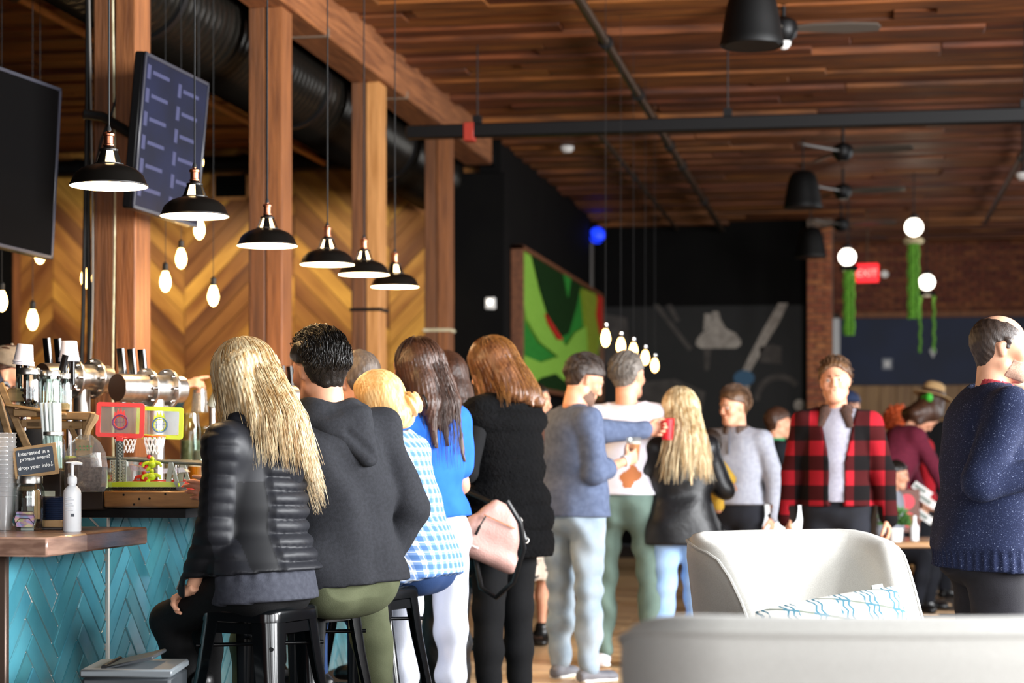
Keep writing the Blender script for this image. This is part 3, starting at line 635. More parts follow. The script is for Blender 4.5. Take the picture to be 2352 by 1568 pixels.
# ---- things on the lower counter
ORD = 'first second third fourth fifth sixth seventh eighth ninth tenth eleventh twelfth thirteenth fourteenth fifteenth'.split()
m_glass = glass('clear_glass'); m_glass2 = glass('clear_plastic', 'f0f4f4', .10, .1, .12); m_lid = M('zinc_lid', 'b8b6b0', .3, metal=1)
m_kraft = M('kraft_paper', 'b8966a', .8, c2='a5835a', scale=20); m_hand = M('straw_paper', 'e4ece8', .6); m_pack = M('paper_pale', 'e8ecd8', .7)
def jar(name, label, px, pyb, k, d, h, cat='jar', group=None, lid=True, z=None):
    p = at(px, pyb, k); p.z = p.z if z is None else z; t = thing(name, label, cat, p, 0, group); r = d/2
    pr = [(0, .004), (r*.86, .004), (r*.97, .012), (r, .03), (r, h*.68), (r*.96, h*.76), (r*.82, h*.84), (r*.80, h*.97), (r*.76, h*.97)]
    MB().lathe([(0, 0), (r*.9, 0)]+pr[2:], 28).lathe([(a-.004 if a > .01 else 0, z+.004) for a, z in pr[1:]], 28).build('glass_body', m_glass, t)
    if lid: MB().lathe([(0, h), (r*.84, h), (r*.88, h-.003), (r*.88, h*.86), (r*.84, h*.855)] if lid is True else [(r*.78, h), (r*.88, h-.002), (r*.88, h*.90), (r*.84, h*.89)], 28).build('lid', m_lid, t)
    return t
z = LZ
jl = jar('mason_jar', 'big lidded glass jar of business cards below the chalk sign', 68, 1215, 660, .104, .19, z=LZ)
m_holo = M('holographic_card', 'c8c8d8', .15, metal=.8, c2='a070d0', scale=9); m_card = M('card_white', 'e8e6e0', .6)
nt_ = NT('holographic_foil'); nt_.b.inputs['Metallic'].default_value = .3; nt_.b.inputs['Roughness'].default_value = .25
gr = nt_.n('ShaderNodeTexNoise'); gr.inputs['Scale'].default_value = 6; nt_.l(nt_.coord((4, 4, 9)), gr.inputs[0])
nt_.l(nt_.ramp(gr.outputs[0], [(.2, 'd8f0f0'), (.35, 'b0d8f0'), (.45, 'c0b0e8'), (.55, 'e8b8cc'), (.65, 'f0e4b0'), (.8, 'b8e8cc')]), nt_.b.inputs['Base Color']); m_holo = nt_.m
MB().prism([(-.03, 0), (.03, 0), (.038, .028), (.03, .055), (-.03, .055), (-.038, .028)], .0012, Matrix.Translation((.004, -.049, .012)) @ Matrix.Rotation(R(88), 4, 'X')).build('holographic_label', m_holo, jl)
ol = MB()
for q in (([(-.03, 0), (.03, 0), (.038, .028), (.03, .055), (-.03, .055), (-.038, .028), (-.03, 0)]), ([(-.034, .043), (.034, .043)]), [(-.034, .012), (-.018, .03), (.018, .03), (.034, .012)]):
    ol.tube([(x+.004, -.0515, y+.012) for x, y in q], .0009, 5)
ol.build('label_outline', m_blackmetal, jl)
for i in range(7):
    MB().box((random.uniform(-.015, .015), random.uniform(-.01, .02), .04+i*.006), (.05, .0012, .085), Matrix.Rotation(R(random.uniform(-35, 35)), 3, 'Z') @ Matrix.Rotation(R(random.uniform(-25, 25)), 3, 'X')).build('business_card', (m_card, m_kraft, m_blackmetal)[i % 3], jl)
MB().box((.04, -.03, .09), (.02, .001, .1), Matrix.Rotation(R(35), 3, 'Z')).build('paper_tag', m_kraft, jl)
# chalk sign on the jar lid
P = at(86, 1094, 662); t = thing('chalk_sign', 'small chalkboard sign with kraft border about private events', 'sign', P, 0, rot=(R(-8), R(-8), TH+R(4)))
MB().box((0, 0, .055), (.152, .006, .11), bev=.002).build('board', m_kraft, t)
MB().prism(rrect(.128, .088, .006), .003, Matrix.Translation((0, -.003, .055)) @ Matrix.Rotation(R(90), 4, 'X')).build('chalk_panel', M('slate', '4a5058', .8), t)
m_chalk = M('chalk', 'f4f4f0', .9)
for s, y, x in (('Interested in a', .080, -.002), ('private event?', .061, 0), ('drop your info', .031, -.006)): text(s, .0185, m_chalk, t, (x, -.0064, y-.002), (R(90), 0, 0), bold=.0003)
MB().bb((.0535, -.0068, .030), (.0555, -.006, .046)).prism([(-.005, .006), (0, 0), (.005, .006), (.003, .0075), (0, .004), (-.003, .0075)], .0008, Matrix.Translation((.0545, -.006, .027)) @ Matrix.Rotation(R(90), 4, 'X')).build('arrow', m_chalk, t)
MB().box((0, .004, -.002), (.012, .006, .02), bev=.001).build('foot', m_kraft, t)
# sanitiser bottle
P = at(166, 1225, 672); P.z = LZ; t = thing('pump_bottle', 'white plastic pump bottle standing at the lower counter edge', 'bottle', P, TH)
m_wp = M('white_plastic', 'eceef0', .35)
MB().lathe([(0, 0), (.028, 0), (.0305, .004), (.0305, .13), (.028, .142), (.016, .156), (.013, .158), (.013, .166)], 28).build('bottle', m_wp, t)
MB().lathe([(.015, .162), (.0165, .165), (.0165, .184), (.012, .190), (.006, .192), (.006, .215), (.0, .216)], 20).build('collar', m_wp, t)
MB().tube([(0, 0, .205), (0, 0, .225), (.0, 0, .232), (.012, 0, .235), (.034, 0, .231)], [.006, .007, .009, .007, .005], 10).box((-.006, 0, .236), (.03, .016, .006), bev=.002).build('pump', m_wp, t)
lb = MB().lathe([(.0309, .045), (.0309, .12)], 40)
m_grey = M('label_grey', 'c8ccd2', .5)
for q, w in ((.115, .02), (.108, .03), (.095, .024), (.088, .028), (.08, .02), (.072, .026)): MB().prism([(-.012, 0), (-.012+w, 0), (-.012+w, .002), (-.012, .002)], .0006, Matrix.Translation((-.004, -.0308, q)) @ Matrix.Rotation(R(90), 4, 'X')).build('label_line', m_grey, t)
MB().bb((.002, -.0314, .052), (.014, -.0302, .062)).build('barcode', M('bar_grey', '5a6068', .5), t)
# coasters in a stack on a wooden block
m_navyrub = M('navy_rubber', '18243c', .35)
P = at(124, 1212, 655); P.z = LZ
t = thing('wood_block', 'small wooden block under the navy coasters', 'block', P, TH); MB().box((0, 0, .022), (.07, .07, .026), bev=.003).build('block', m_kraft, t); MB().box((0, 0, .0045), (.074, .074, .009), bev=.002).build('base', m_rail, t)
cm = MB().lathe([(0, 0), (.034, 0), (.0365, .003), (.034, .0065), (.026, .0062), (0, .0055)], 28).mesh('coaster', m_navyrub)
for i in range(12):
    o = link('coaster', cm, None, (P.x+.0008*math.sin(i*3), P.y, LZ+.0352+i*.0067)); tag(o, 'navy round coaster, '+ORD[11-i]+' from the top of the stack', 'coaster', 'stacked navy coasters')
# nested plastic cups
m_cupp = glass('cup_plastic', 'ffffff', .12, .1, .30)
cupm = MB().lathe([(0, .001), (.030, .001), (.046, .118), (.0485, .119), (.0485, .122), (.045, .122)], 28).mesh('cup', m_cupp)
P = at(6, 1215, 660); P.z = LZ
for i in range(15): tag(link('plastic_cup', cupm, None, (P.x, P.y, LZ+i*.0155)), 'clear plastic cup, '+ORD[14-i]+' from the top of the nested stack at the left edge', 'cup', 'nested clear plastic cups')
P2 = P+RIGHT*-.02+FWD*.13
# folding wooden shelf rack with jars
m_rack = M('rack_wood', '9a7a50', .6, c2='7c5f3a', scale=6, stretch=(1, 8, 8))
K = 610
t = thing('folding_rack', 'folding wooden step rack holding the glass jars', 'rack', at(100, 1176, K)); o_ = t.location.copy()
def rp(px, py, k=K): return at(px, py, k)-o_
def slat(a, b, w, d, nm='slat'):
    a = Vector(a); b = Vector(b); v = b-a; q = v.to_track_quat('X', 'Z').to_matrix(); MB().box((a+b)/2, (v.length, d, w), q, bev=.004).build(nm, m_rack, t)
slat(rp(0, 880), rp(62, 1025), .028, .02, 'rail'); slat(rp(62, 1020), rp(100, 1130), .026, .02, 'rail'); slat(rp(-20, 860, 590), rp(20, 1000, 590), .028, .02, 'rail')
slat(rp(18, 907), rp(60, 907), .05, .015); slat(rp(36, 948), rp(90, 948), .03, .09); slat(rp(48, 972), rp(100, 972), .032, .015)
slat(rp(135, 955), rp(215, 955), .03, .09); slat(rp(60, 976), rp(190, 976), .03, .015); slat(rp(20, 930), rp(160, 952), .012, .12)
slat(rp(160, 975), rp(205, 1080), .02, .015, 'rail'); slat(rp(140, 1020), rp(160, 1090), .02, .015, 'rail'); slat(rp(60, 1060), rp(140, 1060), .03, .02); slat(rp(80, 1120), rp(150, 1120), .03, .02)
slat(rp(20, 1000, 590), rp(20, 1110, 590), .028, .02, 'rail'); slat(rp(196, 962), rp(196, 1117), .022, .02, 'rail')
zr = at(60, 943, K).z
j1 = jar('mason_jar', 'lidded glass jar of black straws on the rack, leftmost', 66, 943, K, .098, .16, z=zr)
bs = MB()
for i in range(90):
    a = random.random()*6.3; r = random.random()*.03; x, y, z_ = r*math.cos(a), r*math.sin(a), .012+random.random()*.075
    d = Vector((random.gauss(0, 1), random.gauss(0, 1), random.gauss(0, .6))).normalized()*.008; bs.box((x, y, z_), (.008, .008, .012), d.to_track_quat('Z', 'Y').to_matrix(), bev=.001)
o = bs.build('black_filling', m_blackmetal, j1); o['kind'] = 'stuff'
j2 = jar('mason_jar', 'lidded glass jar behind the paper straws on the rack', 116, 943, K-5, .085, .155, z=zr)
j3 = jar('mason_jar', 'narrow lidded glass jar at the right end of the rack', 148, 940, K-8, .056, .145, z=zr)
MB().lathe([(0, .006), (.022, .006), (.022, .03), (0, .032)], 18).build('filling', m_kraft, j3)
b2 = MB()
for i in range(10): b2.cyl((random.uniform(-.02, .02), random.uniform(-.02, .02), .01), (random.uniform(-.03, .03), random.uniform(-.02, .02), .12), .004, n=8)
b2.build('straw', m_hand, j2)
j4 = jar('mason_jar', 'open glass jar full of white wrapped straws behind the chalk sign', 122, 1080, 640, .088, .14, lid='ring')
zz = j4.location.z
sm = MB().cyl((0, 0, 0), (0, 0, .235), .0062, n=8).mesh('straw', m_hand)
for i in range(22):
    a = i*2.4; r = .028*math.sqrt(i/22); x, y = r*math.cos(a), r*math.sin(a)
    o = link('wrapped_straw', sm, None, (j4.location.x+x, j4.location.y+y, zz+.008)); o.rotation_euler = (y*1.3*-1, x*1.2-.05, 0); tag(o, 'white paper-wrapped straw standing in the open jar', 'straw', 'wrapped straws in the jar')
P4 = j4.location
t = thing('riser_box', 'dark wooden riser under the straw jar', 'riser', (P4.x, P4.y, LZ if P4.y < 6.9 else UZ)); hh = zz-t.location.z
MB().box((0, 0, hh/2), (.09, .08, max(hh, .02)), bev=.003).build('box', m_rail, t); MB().box((0, -.042, hh*.6), (.05, .006, .02), bev=.001).build('label_plate', m_pack, t)
# bag of snacks tied with kraft paper
P = at(197, 1120, 652); P.z = UZ; t = thing('gift_bag', 'clear cellophane bag of brown snacks tied with kraft paper', 'bag', P+Vector((0, 0, .0)), TH)
MB().lathe([(0, .002), (.066, .002), (.074, .02), (.078, .09), (.07, .14), (.05, .178), (.025, .20), (.014, .205)], 11).build('cellophane', m_glass2, t, smooth=False)
MB().lathe([(0, .005), (.062, .005), (.070, .02), (.073, .10), (.06, .118), (.03, .124), (0, .125)], 20).build('snacks', M('snack_brown', '8a7060', .8, c2='5c463c', scale=90, bump=.8), t)
MB().tube([(0, -.005, .195), (.012, -.01, .23), (.03, -.012, .262), (.034, -.012, .275)], [.012, .014, .018, .017], 9).build('paper_neck', m_kraft, t)
MB().prism([(-.02, -.01), (.03, 0), (.02, .05), (-.03, .06)], .002, Matrix.Translation((0, -.055, .135)) @ Matrix.Rotation(R(65), 4, 'X')).build('paper_tag', m_kraft, t)
dt = MB()
for i in range(8): dt.box((-.02+.01*(i % 4)+.003*i, -.058+.002*(i % 3), .15+.012*(i // 4)), (.005, .002, .005))
dt.build('green_dot', M('dot_green', '2c9a4c', .6), t)
# glass box of tea packets
P = at(205, 1127, 640); P.z = UZ; t = thing('packet_holder', 'clear glass holder with green and yellow tea packets on the bar', 'holder', P, TH)
for a in ((-.075, -.03, .075, -.027), (-.075, .027, .075, .03), (-.075, -.03, -.072, .03), (.072, -.03, .075, .03), (-.002, -.03, .002, .03)): MB().bb((a[0], a[1], .004), (a[2], a[3], .085)).build('pane', m_glass, t)
MB().bb((-.08, -.035, 0), (.08, .035, .006), .002).build('base', m_glass, t)
for i in range(8):
    o = MB().box((0, 0, .036), (.06, .0025, .066), bev=.001).build('tea_packet', None or (M('packet_green', '9ab89a', .7) if i < 1 else bpy.data.materials['packet_green']), None, (P.x-.037, P.y-.02+i*.0055, UZ+.008), (0, 0, TH)); tag(o, 'pale green tea packet, '+ORD[i]+' from the front in the glass holder', 'packet', 'green tea packets')
m_yel = M('packet_yellow', 'd8d49a', .7)
for i in range(7):
    o = MB().box((0, 0, .036), (.0025, .05, .066), Matrix.Rotation(R(random.uniform(-7, 7)), 3, 'Y'), bev=.001).build('tea_packet', m_yel if i != 2 else M('packet_gold', 'd8b430', .6), None, (P.x+.013+i*.008, P.y+.006, UZ+.009), (0, 0, TH)); tag(o, 'pale yellow tea packet, '+ORD[i]+' from the left in the glass holder', 'packet', 'yellow tea packets')
# rubber bar mat
t = thing('bar_mat', 'black ridged rubber bar mat along the bar edge', 'mat', (-2.66, 7.02, UZ))
MB().bb((-.2, -.05, 0), (.2, .06, .006), .002).build('base', m_cord, t)
rm = MB()
for i in range(40): rm.bb((-.2+i*.01, -.05, .006), (-.195+i*.01, .06, .012))
rm.build('ridge', m_cord, t)
# ---- beer taps
def tap(px, py, k, label, cap=True, heads=3):
    P = at(px, py, k); t = thing('beer_tap', label, 'beer tap', (P.x, P.y, UZ)); h = P.z-UZ
    ax = (RIGHT*.64+FWD*.77).normalized(); L0, L1 = -.17, .16; C = Vector((0, 0, h)); r = .057
    q = ax.to_track_quat('Z', 'Y').to_matrix().to_4x4(); X = Matrix.Translation(C) @ q
    MB().lathe([(r*.98, L0), (r, L0+.003), (r, L1), (r*.98, L1+.003), (0, L1+.003)], 40, X).build('barrel', m_steel, t)
    MB().lathe([(0, L0-.002), (r*.97, L0-.002), (r*.98, L0)], 40, X).build('end_cap', M('bronze_cap', '4c3a30', .4, metal=.4), t)
    for z in (-.02, .09):
        MB().lathe([(r, z-.006), (r*1.44, z-.006), (r*1.46, z-.003), (r*1.46, z+.003), (r*1.44, z+.006), (r, z+.006)], 40, X).build('flange', m_steel, t)
        for i in range(8):
            a = 2*math.pi*i/8; p = Vector((r*1.24*math.cos(a), r*1.24*math.sin(a), z-.006)); MB().cyl(X @ p, X @ (p+Vector((0, 0, -.014))), .008, .005, n=10).build('bolt', m_chrome, t)
    MB().cyl(C+ax*.03+Vector((0, 0, -r*.8)), ax*.03+Vector((0, 0, .02)), .035, n=24).lathe([(.0, .0), (.08, 0), (.08, .014), (.04, .02)], 28, Matrix.Translation(ax*.03)).build('column', m_steel, t)
    for i in range(6):
        a = 2*math.pi*i/6; c = ax*.03+Vector((.065*math.cos(a), .065*math.sin(a), .014)); MB().cyl(c, c+Vector((0, 0, .024)), .008, .006, n=10).build('bolt', m_chrome, t)
    bk_ = Vector((-ax.y, ax.x, 0))
    for i in range(heads):
        c = C+ax*(-.10+.055*i+.03)+bk_*(r+.03); u = (Vector((0, 0, 1))+ax*-.12).normalized()
        MB().cyl(C+ax*(-.10+.055*i+.03)+bk_*r*.9, c, .012, n=10).cyl(c+Vector((0, 0, -.06)), c+Vector((0, 0, .06)), .011, n=10).build('faucet', m_chrome, t)
        MB().prism(rrect(.036, .02, .006), .11, Matrix.Translation(c+Vector((0, 0, .055))) @ u.to_track_quat('Z', 'Y').to_matrix().to_4x4()).build('handle', m_cord2, t)
    return t, C, ax, bk_
m_cord2 = M('tap_handle_black', '0b0b0b', .25, coat=.5)
tap(345, 892, 560, 'steel beer tap tower at right with dark round end cap'); tap(175, 868, 560, 'steel beer tap tower at left, behind the glass jars', heads=2); tap(700, 912, 440, 'steel beer tap tower farther back, between the seated pair')
# inverted sample cups over handles
scm = MB().lathe([(.042, 0), (.0415, .003), (.038, .004), (.030, .066), (.027, .068), (0, .068)], 24).mesh('cup', M('frosted_plastic', 'd8d8e4', .4))
for px, py, k, rz in ((54, 838, 600, 6), (159, 830, 590, 0)):
    P = at(px, py, k)
    for i in range(3): tag(link('sample_cup', scm, None, P+Vector((0, 0, .006*i)), (0, R(rz), 0)), 'white sample cup upside down on the handles, '+ORD[2-i]+' from the top, '+('left stack' if px < 100 else 'right stack'), 'cup', 'upside-down sample cups '+('left' if px < 100 else 'right'))
    t = thing('tap_handle', 'black tap handles under the '+('left' if px < 100 else 'right')+' upside-down cups', 'handle', P+Vector((0, 0, -.05)))
    for x in (-.018, .012): MB().prism(rrect(.022, .016, .005), .10, Matrix.Translation((x, 0, -.04))).build('handle', m_cord2, t)
    MB().cyl((0, 0, -.06), (0, 0, -.4 if px > 100 else -.2), .012, n=10).box((0, 0, -.05), (.06, .02, .02), bev=.003).build('stem', m_chrome, t)
P = at(145, 838, 600); t = thing('tap_handle', 'slanted black handle standing above the narrow jar', 'handle', P); MB().prism(rrect(.024, .016, .005), .10, Matrix.Rotation(R(14), 4, 'Y') @ Matrix.Translation((0, 0, -.06))).build('grip', m_cord2, t); MB().cyl((-.015, 0, -.06), (-.03, .02, -.2), .008, n=8).build('stem', m_chrome, t)
# ---- table basketball game
m_red = M('red_plastic_game', 'd8302a', .35); m_lime = M('lime_plastic', 'c2d82c', .35); m_gplast = M('grey_game_plastic', '8e9690', .45); m_dgr = M('dark_grey_rod', '4e5450', .45)
KG = 612; P = at(350, 1128, KG); P.z = UZ; t = thing('tabletop_basketball_game', 'lime and red tabletop basketball game with two clear backboards', 'game', P, TH)
def g(px, py, y=0): return Vector(((px-350)/KG, y, (1128-py)/KG+.002))
def gx(poly, y0, d): return [((px-350)/KG, (1128-py)/KG+.002) for px, py in poly], d, Matrix.Translation((0, y0+d, 0)) @ Matrix.Rotation(R(90), 4, 'X')
MB().prism(*gx([(258, 1130), (258, 1112), (294, 1110), (366, 1110), (408, 1112), (415, 1130)], -.06, .1)).build('base', m_lime, t)
MB().prism(*gx([(300, 1130), (300, 1108), (430, 1106), (452, 1112), (456, 1128), (424, 1130)], .04, .12)).build('base', m_red, t)
MB().prism(*gx([(404, 1110), (432, 1110), (416, 1128)], -.064, .01)).build('badge', m_gplast, t); MB().ball(g(417, 1117, -.066), (.004, .003, .008), 10).build('badge_dot', m_lime, t)
def lattice(x0, x1, y0, y1, yy, mat, cell, nm, r=.0016, frame=True):
    mb = MB(); a, b = g(x0, y1, yy), g(x1, y0, yy); w, h = b.x-a.x, b.z-a.z
    if frame:
        for q in ((a, Vector((b.x, yy, a.z))), (Vector((b.x, yy, a.z)), b), (b, Vector((a.x, yy, b.z))), (Vector((a.x, yy, b.z)), a)): mb.cyl(q[0], q[1], r*1.6, n=6)
    n = int((w+h)/cell)
    for i in range(1, n+1):
        for s in (0, 1):
            u0, u1 = max(0, i*cell-h), min(w, i*cell); pts = [(u0, i*cell-u0), (u1, i*cell-u1)]
            if s: pts = [(w-u, v) for u, v in pts]
            mb.cyl(a+Vector((pts[0][0], 0, pts[0][1])), a+Vector((pts[1][0], 0, pts[1][1])), r, n=5)
    return mb.build(nm, mat, t)
lattice(257, 269, 1062, 1112, -.03, m_gplast, .011, 'side_lattice'); lattice(279, 293, 1062, 1112, -.03, m_gplast, .011, 'side_lattice')
MB().bb(tuple(g(268, 1110, -.012)), tuple(g(274, 1014, .0))).bb(tuple(g(281, 1110, -.012)), tuple(g(284, 1014, .0))).bb(tuple(g(268, 1110, -.001)), tuple(g(284, 1014, .002))).build('tower', m_dgr, t)
lattice(272, 282, 1014, 1110, -.013, m_gplast, .013, 'tower_lattice', frame=False)
m_logo_p = M('flame_purple', '6a2a6a', .5); m_logo_b = M('ball_blue', '3c6890', .5)
def board(x0, x1, y0, y1, yy, mat, c1, c2, nm):
    pxw = (x1-x0)/KG; pyh = (y1-y0)/KG; c = g((x0+x1)/2, (y0+y1)/2, yy); tt = .016
    outer = rrect(pxw, pyh, .012); inner = rrect(pxw-2*tt, pyh-2*tt, .003); n_ = len(outer); vs = []
    Xf = Matrix.Translation(c) @ Matrix.Rotation(R(90), 4, 'X') @ Matrix.Rotation(R(-2), 4, 'Z')
    for z in (0, .012):
        for pp in (outer, inner): vs += [Xf @ Vector((x, y, z-.006)) for x, y in pp]
    fs = []
    for i in range(n_):
        j = (i+1) % n_; fs += [(i, j, n_+j, n_+i), (2*n_+i, 3*n_+i, 3*n_+j, 2*n_+j), (i, 2*n_+i, 2*n_+j, j), (n_+i, n_+j, 3*n_+j, 3*n_+i)]
    MB().add(vs, fs).build('backboard_frame', mat, t, ang=30)
    MB().box(c, (pxw-2*tt+.002, .003, pyh-2*tt+.002)).build('backboard', m_glass2, t)
    cc = c+Vector((0, -.004, -.008)); R_ = .028; mb = MB()
    def ring(r, m_, y=0, a0=0, a1=360): return [(cc.x+r*math.cos(R(a0+(a1-a0)*i/24)), cc.y+y, cc.z+r*math.sin(R(a0+(a1-a0)*i/24))) for i in range(25)]
    mb.tube(ring(R_, 0), .0024, 6).tube([cc+Vector((0, 0, -R_)), cc+Vector((0, 0, R_))], .0012, 5).tube([cc+Vector((-R_, 0, 0)), cc+Vector((R_, 0, .002))], .0012, 5)
    for s in (-1, 1): mb.tube([cc+Vector((s*(R_*.75), 0, z)) if abs(z) > .015 else cc+Vector((s*R_*.42, 0, z)) for z in (-.02, -.01, 0, .01, .02)], .0012, 5)
    mb.build('ball_print', c2, t); MB().tube(ring(R_*.8, 0, .001), .002, 6).build('ball_print', c1, t)
    fl_ = [(-.024, .016), (-.02, .04), (-.014, .03), (-.008, .052), (-.002, .036), (.004, .056), (.009, .034), (.016, .046), (.018, .03), (.025, .016), (.012, .026), (0, .03), (-.012, .026)]
    MB().prism([(x, y) for x, y in fl_], .0012, Matrix.Translation(cc) @ Matrix.Rotation(R(90), 4, 'X')).build('flame_print', c1, t)
board(302, 411, 937, 1012, .10, m_lime, m_lime, m_logo_b, 'lime'); board(222, 332, 929, 1009, -.005, m_red, m_red, m_logo_p, 'red')
m_net = M('net_white', 'f0f0ee', .6); m_or = M('hoop_orange', 'e8642c', .4)
def hoop(px, py, yy, w, h, mat):
    c = g(px, py, yy); r0 = w/2; r1 = r0*.66; mb = MB(); n_ = 14
    for i in range(n_):
        for s in (-1, 1):
            p = []
            for j in range(5):
                f = j/4; a = 2*math.pi*(i+s*f*1.5)/n_; rr = r0+(r1-r0)*f; p.append(c+Vector((rr*math.cos(a), rr*math.sin(a), -h*f)))
            mb.tube(p, .0015, 5)
    mb.build('net', m_net, t)
    MB().tube([c+Vector((r0*math.cos(2*math.pi*i/24), r0*math.sin(2*math.pi*i/24), 0)) for i in range(25)], .0035, 8).build('hoop', mat, t)
hoop(285, 1010, .03, .082, .055, m_red); hoop(349, 1006, .05, .082, .068, m_or)
MB().bb(tuple(g(268, 1018, -.015)), tuple(g(284, 1006, .0)), .002).build('bracket', m_red, t); MB().bb(tuple(g(340, 1110, .07)), tuple(g(354, 1040, .085))).build('tower', m_gplast, t)
def rod(a, b, nm, mat, r): MB().cyl(a, b, r, n=12).build(nm, mat, t)
rod(g(176, 1052, .0), g(470, 1070, -.01), 'rod', m_dgr, .0075); rod(g(380, 1063, .05), g(512, 1068, .0), 'rod', m_dgr, .0075); rod(g(460, 1069, -.012), g(532, 1078, -.03), 'rod', m_dgr, .0075)
rod(g(512, 1069, -.0), g(549, 1070, -.01), 'rod_handle', m_red, .0105); MB().cyl(g(530, 1079, -.03), g(533, 1079, -.031), .014, n=14).cyl(g(532, 1079, -.03), g(568, 1081, -.04), .010, n=14).build('rod_handle', m_lime, t)
rod(g(150, 1056, .0), g(178, 1057, .0), 'rod_handle', m_lime, .009); rod(g(212, 1050, -.005), g(218, 1064, -.005), 'clip', m_gplast, .011)
for x0, x1, yy in ((392, 408, -.04), (412, 428, .03)):
    MB().prism(*gx([(x0, 1066), (x0+8, 1066), (x1+5, 1110), (x1-3, 1110), (x0+8, 1082), (x0+4, 1110), (x0-7, 1110)], yy, .02)).build('rod_support', m_gplast, t)
MB().prism(*gx([(295, 1070), (340, 1082), (420, 1078), (430, 1088), (370, 1092), (300, 1084)], .0, .07)).build('ramp', glass('pale_plastic', 'f4e8f0', .2, .2), t)
for c, m_, yy in (((352, 1070), m_lime, -.02), ((352, 1098), m_lime, -.03), ((337, 1066), m_red, .05), ((328, 1102), m_red, .03)):
    cc = g(c[0], c[1], yy); mb = MB().ball(cc, (.017, .012, .016), 12).ball(cc+Vector((0, 0, .02)), .009, 10)
    for s in (-1, 1): mb.tube([cc+Vector((s*.012, 0, .006)), cc+Vector((s*.03, -.004, .002)), cc+Vector((s*.034, -.006, -.01))], [.008, .006, .005], 7)
    mb.tube([cc+Vector((-.008, 0, -.01)), cc+Vector((-.016, -.002, -.02)), cc+Vector((-.02, 0, -.024))], [.007, .006, .006], 7).build('player', m_, t)
# ---- glasses and jars on the bar top
m_beer = M('beer', 'c8781c', .1, c2='b86410', scale=4); m_foam = M('foam', 'f4ead8', .8)
def mug(px, py, k, label, fill=None, d=.075, h=.075, lvl=.4):
    P = at(px, py, k); P.z = UZ; t = thing('glass_mug', label, 'mug', P, random.random()*2, 'glass mugs on the bar'); r = d/2
    MB().lathe([(0, 0), (r*.9, 0), (r*1.02, .01), (r*1.05, h*.5), (r*.95, h*.8), (r*.98, h), (r*.92, h), (r*.9, h*.8), (r*.98, h*.5), (r*.94, .012), (0, .008)], 24).build('glass_body', m_glass, t)
    MB().tube([(r, 0, h*.8), (r+.02, 0, h*.78), (r+.027, 0, h*.5), (r+.02, 0, h*.22), (r, 0, h*.2)], .005, 8).build('handle', m_glass, t)
    if fill: MB().lathe([(0, .009), (r*.9, .012), (r*.94, h*lvl), (0, h*lvl)], 20).build('drink', fill, t)
m_coffee = M('dark_drink', '1c0e08', .2)
for a in ((398, 1122, 545, 'glass mug with dark drink behind the lime backboard', m_coffee, .085, .10, .3), (436, 1122, 540, 'empty glass mug with handle beside the dark drink mug', None, .095, .105), (476, 1122, 530, 'empty glass mug half hidden by the blond hair', None, .08, .11)): mug(*a)
P = at(447, 1128, 575); P.z = UZ; t = thing('beer_glass', 'tall glass of amber beer behind the game base', 'glass', P)
MB().lathe([(0, 0), (.026, 0), (.034, .11), (.031, .11), (.024, .006), (0, .006)], 24).build('glass_body', m_glass, t); MB().lathe([(0, .007), (.0235, .007), (.029, .085), (0, .085)], 20).build('beer', m_beer, t); MB().lathe([(0, .085), (.029, .085), (.03, .095), (0, .095)], 20).build('foam', m_foam, t)
t = jar('glass_jar', 'tall glass jar of pale herbs behind the mugs', 438, 1115, 470, .105, .34, lid=False, z=UZ); MB().lathe([(0, .01), (.046, .01), (.046, .2), (0, .2)], 16).build('herbs', M('herbs', 'a8ac8c', .9, c2='7c8460', scale=40), t)
t = jar('glass_jar', 'wide glass jar of water in front of the herb jar', 472, 1115, 480, .13, .27, lid=False, z=UZ); MB().lathe([(0, .01), (.055, .01), (.055, .15), (0, .15)], 16).build('contents', M('pale_contents', 'cfd6cc', .6, c2='a8b0a0', scale=30), t)
for px, k, lb in ((300, 560, 'small plastic cup behind the red hoop net'), (322, 555, 'small clear tumbler between the two hoop nets'), (352, 550, 'clear tumbler behind the orange hoop')):
    P = at(px, 1120, k); P.z = UZ; t = thing('tumbler', lb, 'cup', P, 0, 'clear tumblers behind the game'); MB().lathe([(0, 0), (.026, 0), (.034, .12), (.036, .122), (.031, .12), (.024, .005), (0, .005)], 22).build('glass_body', m_glass2, t); MB().prism([(-.012, 0), (.012, 0), (.014, .03), (0, .04), (-.014, .03)], .001, Matrix.Translation((0, -.031, .045)) @ Matrix.Rotation(R(90), 4, 'X')).build('crest', m_gplast, t)
t = thing('paint_brush', 'short bristle brush with black handle hanging behind the blond hair', 'brush', at(497, 905, 480)); MB().cyl((.01, 0, .02), (.03, 0, .12), .014, n=10).build('handle', m_cord2, t); MB().cyl((-.02, 0, -.06), (.01, 0, .02), .03, .022, n=12).build('bristles', m_gplast, t); MB().cyl((-.02, 0, -.05), (-.02, 0, UZ-t.location.z), .016, n=12).lathe([(0, UZ-t.location.z), (.04, UZ-t.location.z), (.04, UZ-t.location.z+.01), (.016, UZ-t.location.z+.02)], 16, Matrix.Translation((-.02, 0, 0))).build('column', m_steel, t)
t['label'] = 'black tap handle with steel faucet beside the blond hair'; t.name = 'tap_handle'; t['category'] = 'handle'
